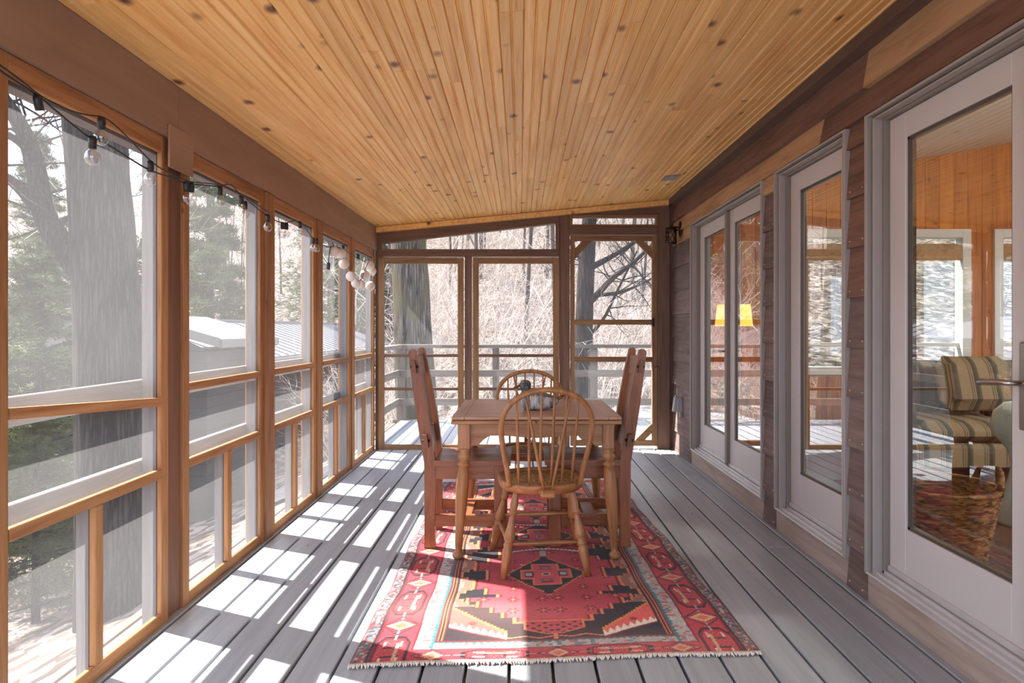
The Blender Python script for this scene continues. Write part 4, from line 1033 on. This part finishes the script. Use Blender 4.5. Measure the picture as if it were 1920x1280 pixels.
for z in np.arange(-2.6, .75, .2):
    bx('siding_board', M['gsiding'], sh, xe-2.6, xe-.42, ys0+.32, ys0+.36, z+.004, z+.2); bx('siding_board', M['gsiding'], sh, xe-.42, xe-.38, ys0+.3, ys1-.3, z+.004, z+.2)
bx('wall', M['gsiding'], sh, xe-2.6, xe-.43, ys0+.37, ys1-.3, -2.8, .82)
MB().prism([(xe-.4, .82), (xe-1.5, zz_(xe-1.5)-.01), (xe-2.6, .82)], 'Y', ys0+.33, ys0+.4).build('gable', M['gsiding'], sh)
hs = thing('cabin', 'pale roofed cabin half hidden behind pine boughs at far left', 'building')
MB().prism([(-22.4, 1.9), (-17.6, 3.3), (-12.8, 1.9), (-12.8, 2.05), (-17.6, 3.45), (-22.4, 2.05)], 'Y', 17, 20).build('roof', M['fascia'], hs)
MB().prism([(-21.8, -2.6), (-13.6, -2.6), (-13.6, 2.05), (-17.6, 3.25), (-21.8, 2.05)], 'Y', 17.6, 19.5).build('walls', M['gsiding'], hs)

# ------------------------------------------------------------------ trees
def grow(mb_t, mb_b, p, d, length, rad, depth, rs, maxd, spread=.7, up=.15, kids=(3, 5), sides=(9, 6, 4, 3, 3), start=.3):
    n = 7 if depth == 0 else (5 if depth == 1 else 3)
    pts = [p.copy()]; dirs = [d.copy()]; dd = d.copy()
    for i in range(n):
        dd = (dd+Vector((rs.gauss(0, 1), rs.gauss(0, 1), rs.gauss(0, .6)+up))*(.05 if depth == 0 else .16)).normalized()
        pts.append(pts[-1]+dd*(length/n)); dirs.append(dd.copy())
    rads = [max(rad*(1-.8*(i/n)), rad*.12) for i in range(n+1)]
    (mb_t if depth == 0 else mb_b).tube(pts, rads, sides[min(depth, 4)], cap=depth == 0)
    if depth >= maxd: return
    for _ in range(rs.randint(*kids)+(5 if depth == 0 else 0)):
        t = rs.uniform(start if depth == 0 else .2, .98); i = min(int(t*n), n-1); f = t*n-i
        q = pts[i].lerp(pts[i+1], f); ax = dirs[i+1]
        o = ax.orthogonal().normalized(); o.rotate(Matrix.Rotation(rs.uniform(0, 2*PI), 3, ax))
        nd = (ax*(1-spread)+o*spread+Vector((0, 0, up))).normalized()
        grow(mb_t, mb_b, q, nd, length*rs.uniform(.35, .6)*(1-.35*t if depth == 0 else 1), max(rads[i]*rs.uniform(.3, .5), .004), depth+1, rs, maxd, spread, up, kids, sides, start)
def bare_tree(seed, h, r, mt, mbk, maxd=3, kids=(3, 5), start=.3, spread=.62, lean=(0, 0)):
    rs = random.Random(seed); a, b = MB(), MB()
    grow(a, b, Vector((0, 0, -.3)), Vector((lean[0], lean[1], 1)).normalized(), h, r, 0, rs, maxd, spread, .15, kids, start=start)
    return a, b
# big foreground trunks
def big_tree(name, label, axis_pts, rads, mat, limbs=(), k=26):
    t = thing(name, label, 'tree', axis_pts[0])
    o0 = Vector(axis_pts[0]); path = smooth_path([Vector(p)-o0 for p in axis_pts], 8); n = len(path)
    rr = [np.interp(i/(n-1), np.linspace(0, 1, len(rads)), rads) for i in range(n)]
    tr = MB().tube(path, rr, k).build('trunk', mat, t)
    for v in tr.data.vertices:
        an = math.atan2(v.co.y, v.co.x); sc = 1+.035*math.sin(an*7+v.co.z*1.3)+.02*math.sin(an*13-v.co.z*2.1)
        c = path[min(range(n), key=lambda i: abs(path[i].z-v.co.z))]
        v.co.x = c.x+(v.co.x-c.x)*sc; v.co.y = c.y+(v.co.y-c.y)*sc
    for li, (pts, ra) in enumerate(limbs):
        q = smooth_path([Vector(p)-o0 for p in pts], 5); m_ = len(q)
        mb = MB().tube(q, [ra*(1-.65*i/(m_-1)) for i in range(m_)], 10); mb.build('limb', mat, t)
        rs = random.Random(li+5); tw_ = MB()
        for j in range(9):
            i_ = rs.randint(m_//3, m_-1); d = Vector((rs.gauss(0, 1), rs.gauss(0, 1), rs.gauss(.2, .6))).normalized()
            grow(tw_, tw_, q[i_], d, rs.uniform(.5, 1.3), .014, 1, rs, 3, .6, .05, (2, 4))
        tw_.build('twigs', M['bark'], t, kind='stuff')
    return t
T = lambda u, v, y: ((u-975)*y/1200, y, 1.2-(v-617)*y/1200)
yt = 6.6
big_tree('oak_tree', 'thick grey barked tree with side limb outside the first left screen',
    [(-4.10, yt, -2.35), (-4.16, yt, -1.2), (-4.20, yt, 0), (-4.25, yt, 1.2), (-4.33, yt, 2.5), (-4.42, yt, 4.2), (-4.5, yt, 8.5)], [.42, .36, .33, .31, .29, .27, .2], M['bark'],
    [([T(160, 520, yt), T(110, 450, yt), T(82, 400, yt), T(68, 320, yt), T(50, 260, yt-.1), T(20, 205, yt-.2), T(-30, 130, yt-.3), T(-80, 0, yt-.3)], .13),
     ([T(82, 400, yt), T(55, 370, yt-.2), T(15, 335, yt-.4), T(-60, 300, yt-.6)], .085),
     ([T(70, 300, yt), T(35, 265, yt-.2), T(-20, 235, yt-.4)], .06),
     ([T(100, 430, yt), T(120, 412, yt+.1), T(150, 402, yt+.2)], .05)])
yt = 9.6
big_tree('mossy_tree', 'mossy thick tree trunk just beyond the deck railing',
    [(-1.50, yt, -1.6), (-1.53, yt, -.4), (-1.58, yt, .7), (-1.63, yt, 1.8), (-1.68, yt, 3), (-1.75, yt, 8)], [.36, .31, .285, .27, .26, .2], M['barkmoss'])
yt = 12.4
big_tree('dark_tree', 'dark slender tree with wide limbs behind the screen door',
    [T(1088, 800, yt), T(1092, 700, yt), T(1095, 600, yt), T(1100, 500, yt), T(1104, 430, yt), T(1112, 300, yt), T(1120, 100, yt)], [.24, .19, .17, .16, .15, .12, .08], M['barkdark'],
    [([T(1096, 575, yt), T(1120, 552, yt-.2), T(1150, 520, yt-.4), T(1190, 490, yt-.6), T(1240, 440, yt-.8)], .075),
     ([T(1100, 505, yt), T(1130, 490, yt-.2), T(1165, 470, yt-.3), T(1200, 445, yt-.5)], .07),
     ([T(1118, 553, yt-.2), T(1150, 550, yt), T(1190, 538, yt+.2), T(1225, 520, yt+.4)], .045),
     ([T(1099, 520, yt), T(1085, 480, yt+.2), T(1060, 440, yt+.3)], .06),
     ([T(1094, 640, yt), T(1130, 600, yt-.1), T(1160, 540, yt-.3), T(1195, 470, yt-.4)], .04)])
# the woods : six kinds of bare tree, copied
kinds = []
for i in range(6):
    a, b = bare_tree(40+i, 10+i % 3*2, .05+.02*(i % 3), None, None, 3, (3, 5), .16, .55)
    t = thing('bare_tree', 'slender leafless tree in the woods on the hillside', 'tree', (0, 0, 0), 0, 'leafless trees on the hillside')
    a.build('trunk', M['bgbark'], t); b.build('branches', M['twig'] if i % 2 else M['bgbark'], t, kind='stuff'); kinds.append(t)
spots = []
rs = random.Random(3); tries = 0
while len(spots) < 92 and tries < 6000:
    tries += 1
    r_ = rs.random()
    if r_ < .55: y = rs.uniform(15, 46); x = rs.uniform(-.32, .30)*y
    elif r_ < .9: y = rs.uniform(22, 62); x = -rs.uniform(.25, .72)*y
    else: y = rs.uniform(14, 40); x = rs.uniform(.3, .9)*y
    if (XG-1 < x < XE+1.2 and y < 35) or (-22 < x < -11 and 15 < y < 26) or math.hypot(x+1.6, y-9.6) < 2: continue
    if any(math.hypot(x-a, y-b) < 1.25 for a, b in spots): continue
    spots.append((x, y))
ZL = ((14, 'beyond the left edge of the porch'), (303, 'seen through the first left screen'), (489, 'seen through the second left screen'), (589, 'seen through the third left screen'), (655, 'seen through the fourth left screen'), (715, 'seen through the fifth left screen'), (865, 'seen through the far left screen'), (1045, 'seen through the far middle screen'), (1235, 'seen through the far screen door'))
for i, (x, y) in enumerate(spots):
    o = kinds[i] if i < 6 else copy_tree(kinds[i % 6])
    u_ = 975+1200*x/y
    zone = next((nm for lim, nm in ZL if u_ < lim), 'seen only through the house windows')
    rank_ = sum(1 for (a, b) in spots if b < y and zone == next((nm for lim, nm in ZL if 975+1200*a/b < lim), 'seen only through the house windows')); 
    o['label'] = ('nearest', 'second nearest', 'third nearest')[rank_]+' slender leafless tree on the hillside '+zone if rank_ < 3 else 'slender leafless tree deep in the woods '+zone
    o.location = (x, y, float(gz(x, y))); s_ = rs.uniform(.75, 1.35); o.scale = (s_*.9, s_*.9, s_); o.rotation_euler = (0, 0, rs.uniform(0, 2*PI))
# pines
def pine(seed, h, r, spread, nb, tufts, nl):
    rs = random.Random(seed); tr, br = MB(), MB(); tr.tube([(0, 0, -.3), (0, 0, h*.5), (.05, .03, h)], [r, r*.6, r*.1], 9); nv = []; nf = []
    for i in range(nb):
        z = h*(.10+.88*(i/nb)); L_ = spread*(1.05-(z/h))*rs.uniform(.7, 1.1)+.15; an = rs.uniform(0, 2*PI)
        d = Vector((math.cos(an), math.sin(an), rs.uniform(-.15, .25))).normalized(); p0 = Vector((0, 0, z)); p1 = p0+d*L_+Vector((0, 0, -.10*L_))
        br.tube([p0, p0.lerp(p1, .5)+Vector((0, 0, .05*L_)), p1], [.03*L_/spread+.008, .012, .004], 4, cap=False)
        for j in range(tufts):
            t = rs.uniform(.2, 1.0); c = p0.lerp(p1, t)+Vector((rs.gauss(0, .16*L_*.6), rs.gauss(0, .16*L_*.6), rs.gauss(0, .06*L_)))
            for q in range(7):
                v = Vector((rs.gauss(d.x*.6, 1), rs.gauss(d.y*.6, 1), rs.gauss(.25, .6))).normalized()*nl*rs.uniform(.7, 1.2); w = v.orthogonal().normalized()*nl*.085
                k = len(nv); nv += [c-w, c+w, c+v]; nf.append((k, k+1, k+2))
    nd = MB(); nd.v = [tuple(p) for p in nv]; nd.f = nf; nd.sm = [False]*len(nf)
    return tr, br, nd
pk = []
for sd_, h, r_, sp, nb, tf, nl in ((1, 6.2, .12, 1.9, 95, 60, .15), (2, 9.5, .18, 2.8, 95, 46, .24), (3, 14, .25, 3.4, 95, 46, .42)):
    a, b, c = pine(sd_, h, r_, sp, nb, tf, nl)
    t = thing('pine_tree', 'green pine', 'tree'); a.build('trunk', M['barkdark'], t); b.build('boughs', M['barkdark'], t, kind='stuff'); c.build('foliage', M['needle'], t, kind='stuff'); pk.append(t)
PINES = [(0, -6.9, 9.2, 'feathery green pine just left of the thick grey tree'), (1, -8.5, 11.4, 'tall green pine behind the thick grey tree'),
         (2, -16.5, 34, 'green pine in the woods seen through the second left screen'), (2, -9.5, 40, 'green pine in the woods seen through the fifth left screen'), (2, -21, 38, 'green pine in the woods seen beside the first left post'),
         (2, -13, 44, 'green pine in the woods seen through the fourth left screen'), (1, -10.9, 14.2, 'bushy green pine before the pale cabin'), (2, -30, 40, 'green pine in the woods beyond the pale cabin'), (0, -5.6, 7.4, 'low green pine nearest the first left screen')]
first = set()
for (k_, x, y, lab) in PINES:
    o = pk[k_] if k_ not in first else copy_tree(pk[k_]); first.add(k_)
    o.location = (x, y, float(gz(x, y))-.1); o['label'] = lab; o.rotation_euler = (0, 0, rs.uniform(0, 6)); s_ = rs.uniform(.9, 1.15)
    if 'feathery' in lab: s_ = .80
    if 'tall' in lab: s_ = .55
    if 'bushy' in lab: s_ = .52
    if 'low' in lab: s_ = .42
    o.scale = (s_,)*3
    if 'woods' in lab: o['group'] = 'pines in the far woods'
# brush on the hillside
ug = MB(); rs = random.Random(11)
for i in range(5000):
    if i < 3800: y = rs.uniform(12.5, 34); x = rs.uniform(-.30, .32)*y
    else: y = rs.uniform(16, 42); x = -rs.uniform(.3, .8)*y
    if XG-1 < x < XE+.6 and y < 34: continue
    z = float(gz(x, y)); h = rs.uniform(.4, 1.7)*(1+y/60); r_ = .0045*(1+y/22)
    b = Vector((rs.gauss(0, .45), rs.gauss(0, .45), 1)).normalized(); p = Vector((x, y, z-.05)); c = Vector((rs.gauss(0, .25), rs.gauss(0, .25), rs.gauss(-.15, .15)))
    ug.tube([p, p+b*h*.5, p+b*h+c*h], [r_, r_*.8, r_*.4], 3, cap=False, smooth=False)
sm_ = []
for q in range(5):
    a_, b_ = MB(), MB(); r2 = random.Random(90+q)
    for _ in range(3): grow(a_, b_, Vector((r2.gauss(0, .1), r2.gauss(0, .1), 0)), Vector((r2.gauss(0, .5), r2.gauss(0, .5), 1)).normalized(), r2.uniform(1.4, 2.4), .016, 1, r2, 3, .55, .1, (3, 5), (3, 3, 3, 3))
    sm_.append((np.array(b_.v), b_.f))
for i in range(620):
    if i < 470: y = rs.uniform(13.5, 36)**1; x = rs.uniform(-.30, .34)*y
    else: y = rs.uniform(18, 44); x = -rs.uniform(.3, .8)*y
    if XG-1 < x < XE+1.6 and y < 34.5: continue
    V_, F_ = sm_[i % 5]; an = rs.uniform(0, 6.28); k_ = rs.uniform(.6, 1.3); c_, s_ = math.cos(an)*k_, math.sin(an)*k_
    o_ = len(ug.v); P_ = np.stack([V_[:, 0]*c_-V_[:, 1]*s_+x, V_[:, 0]*s_+V_[:, 1]*c_+y, V_[:, 2]*k_+float(gz(x, y))], 1)
    ug.v += P_.tolist(); ug.f += [tuple(j+o_ for j in f) for f in F_]; ug.sm += [False]*len(F_)
tag(ug.build('undergrowth', M['twig']), 'tangle of pale leafless brush over the hillside', 'brush', None, 'stuff')
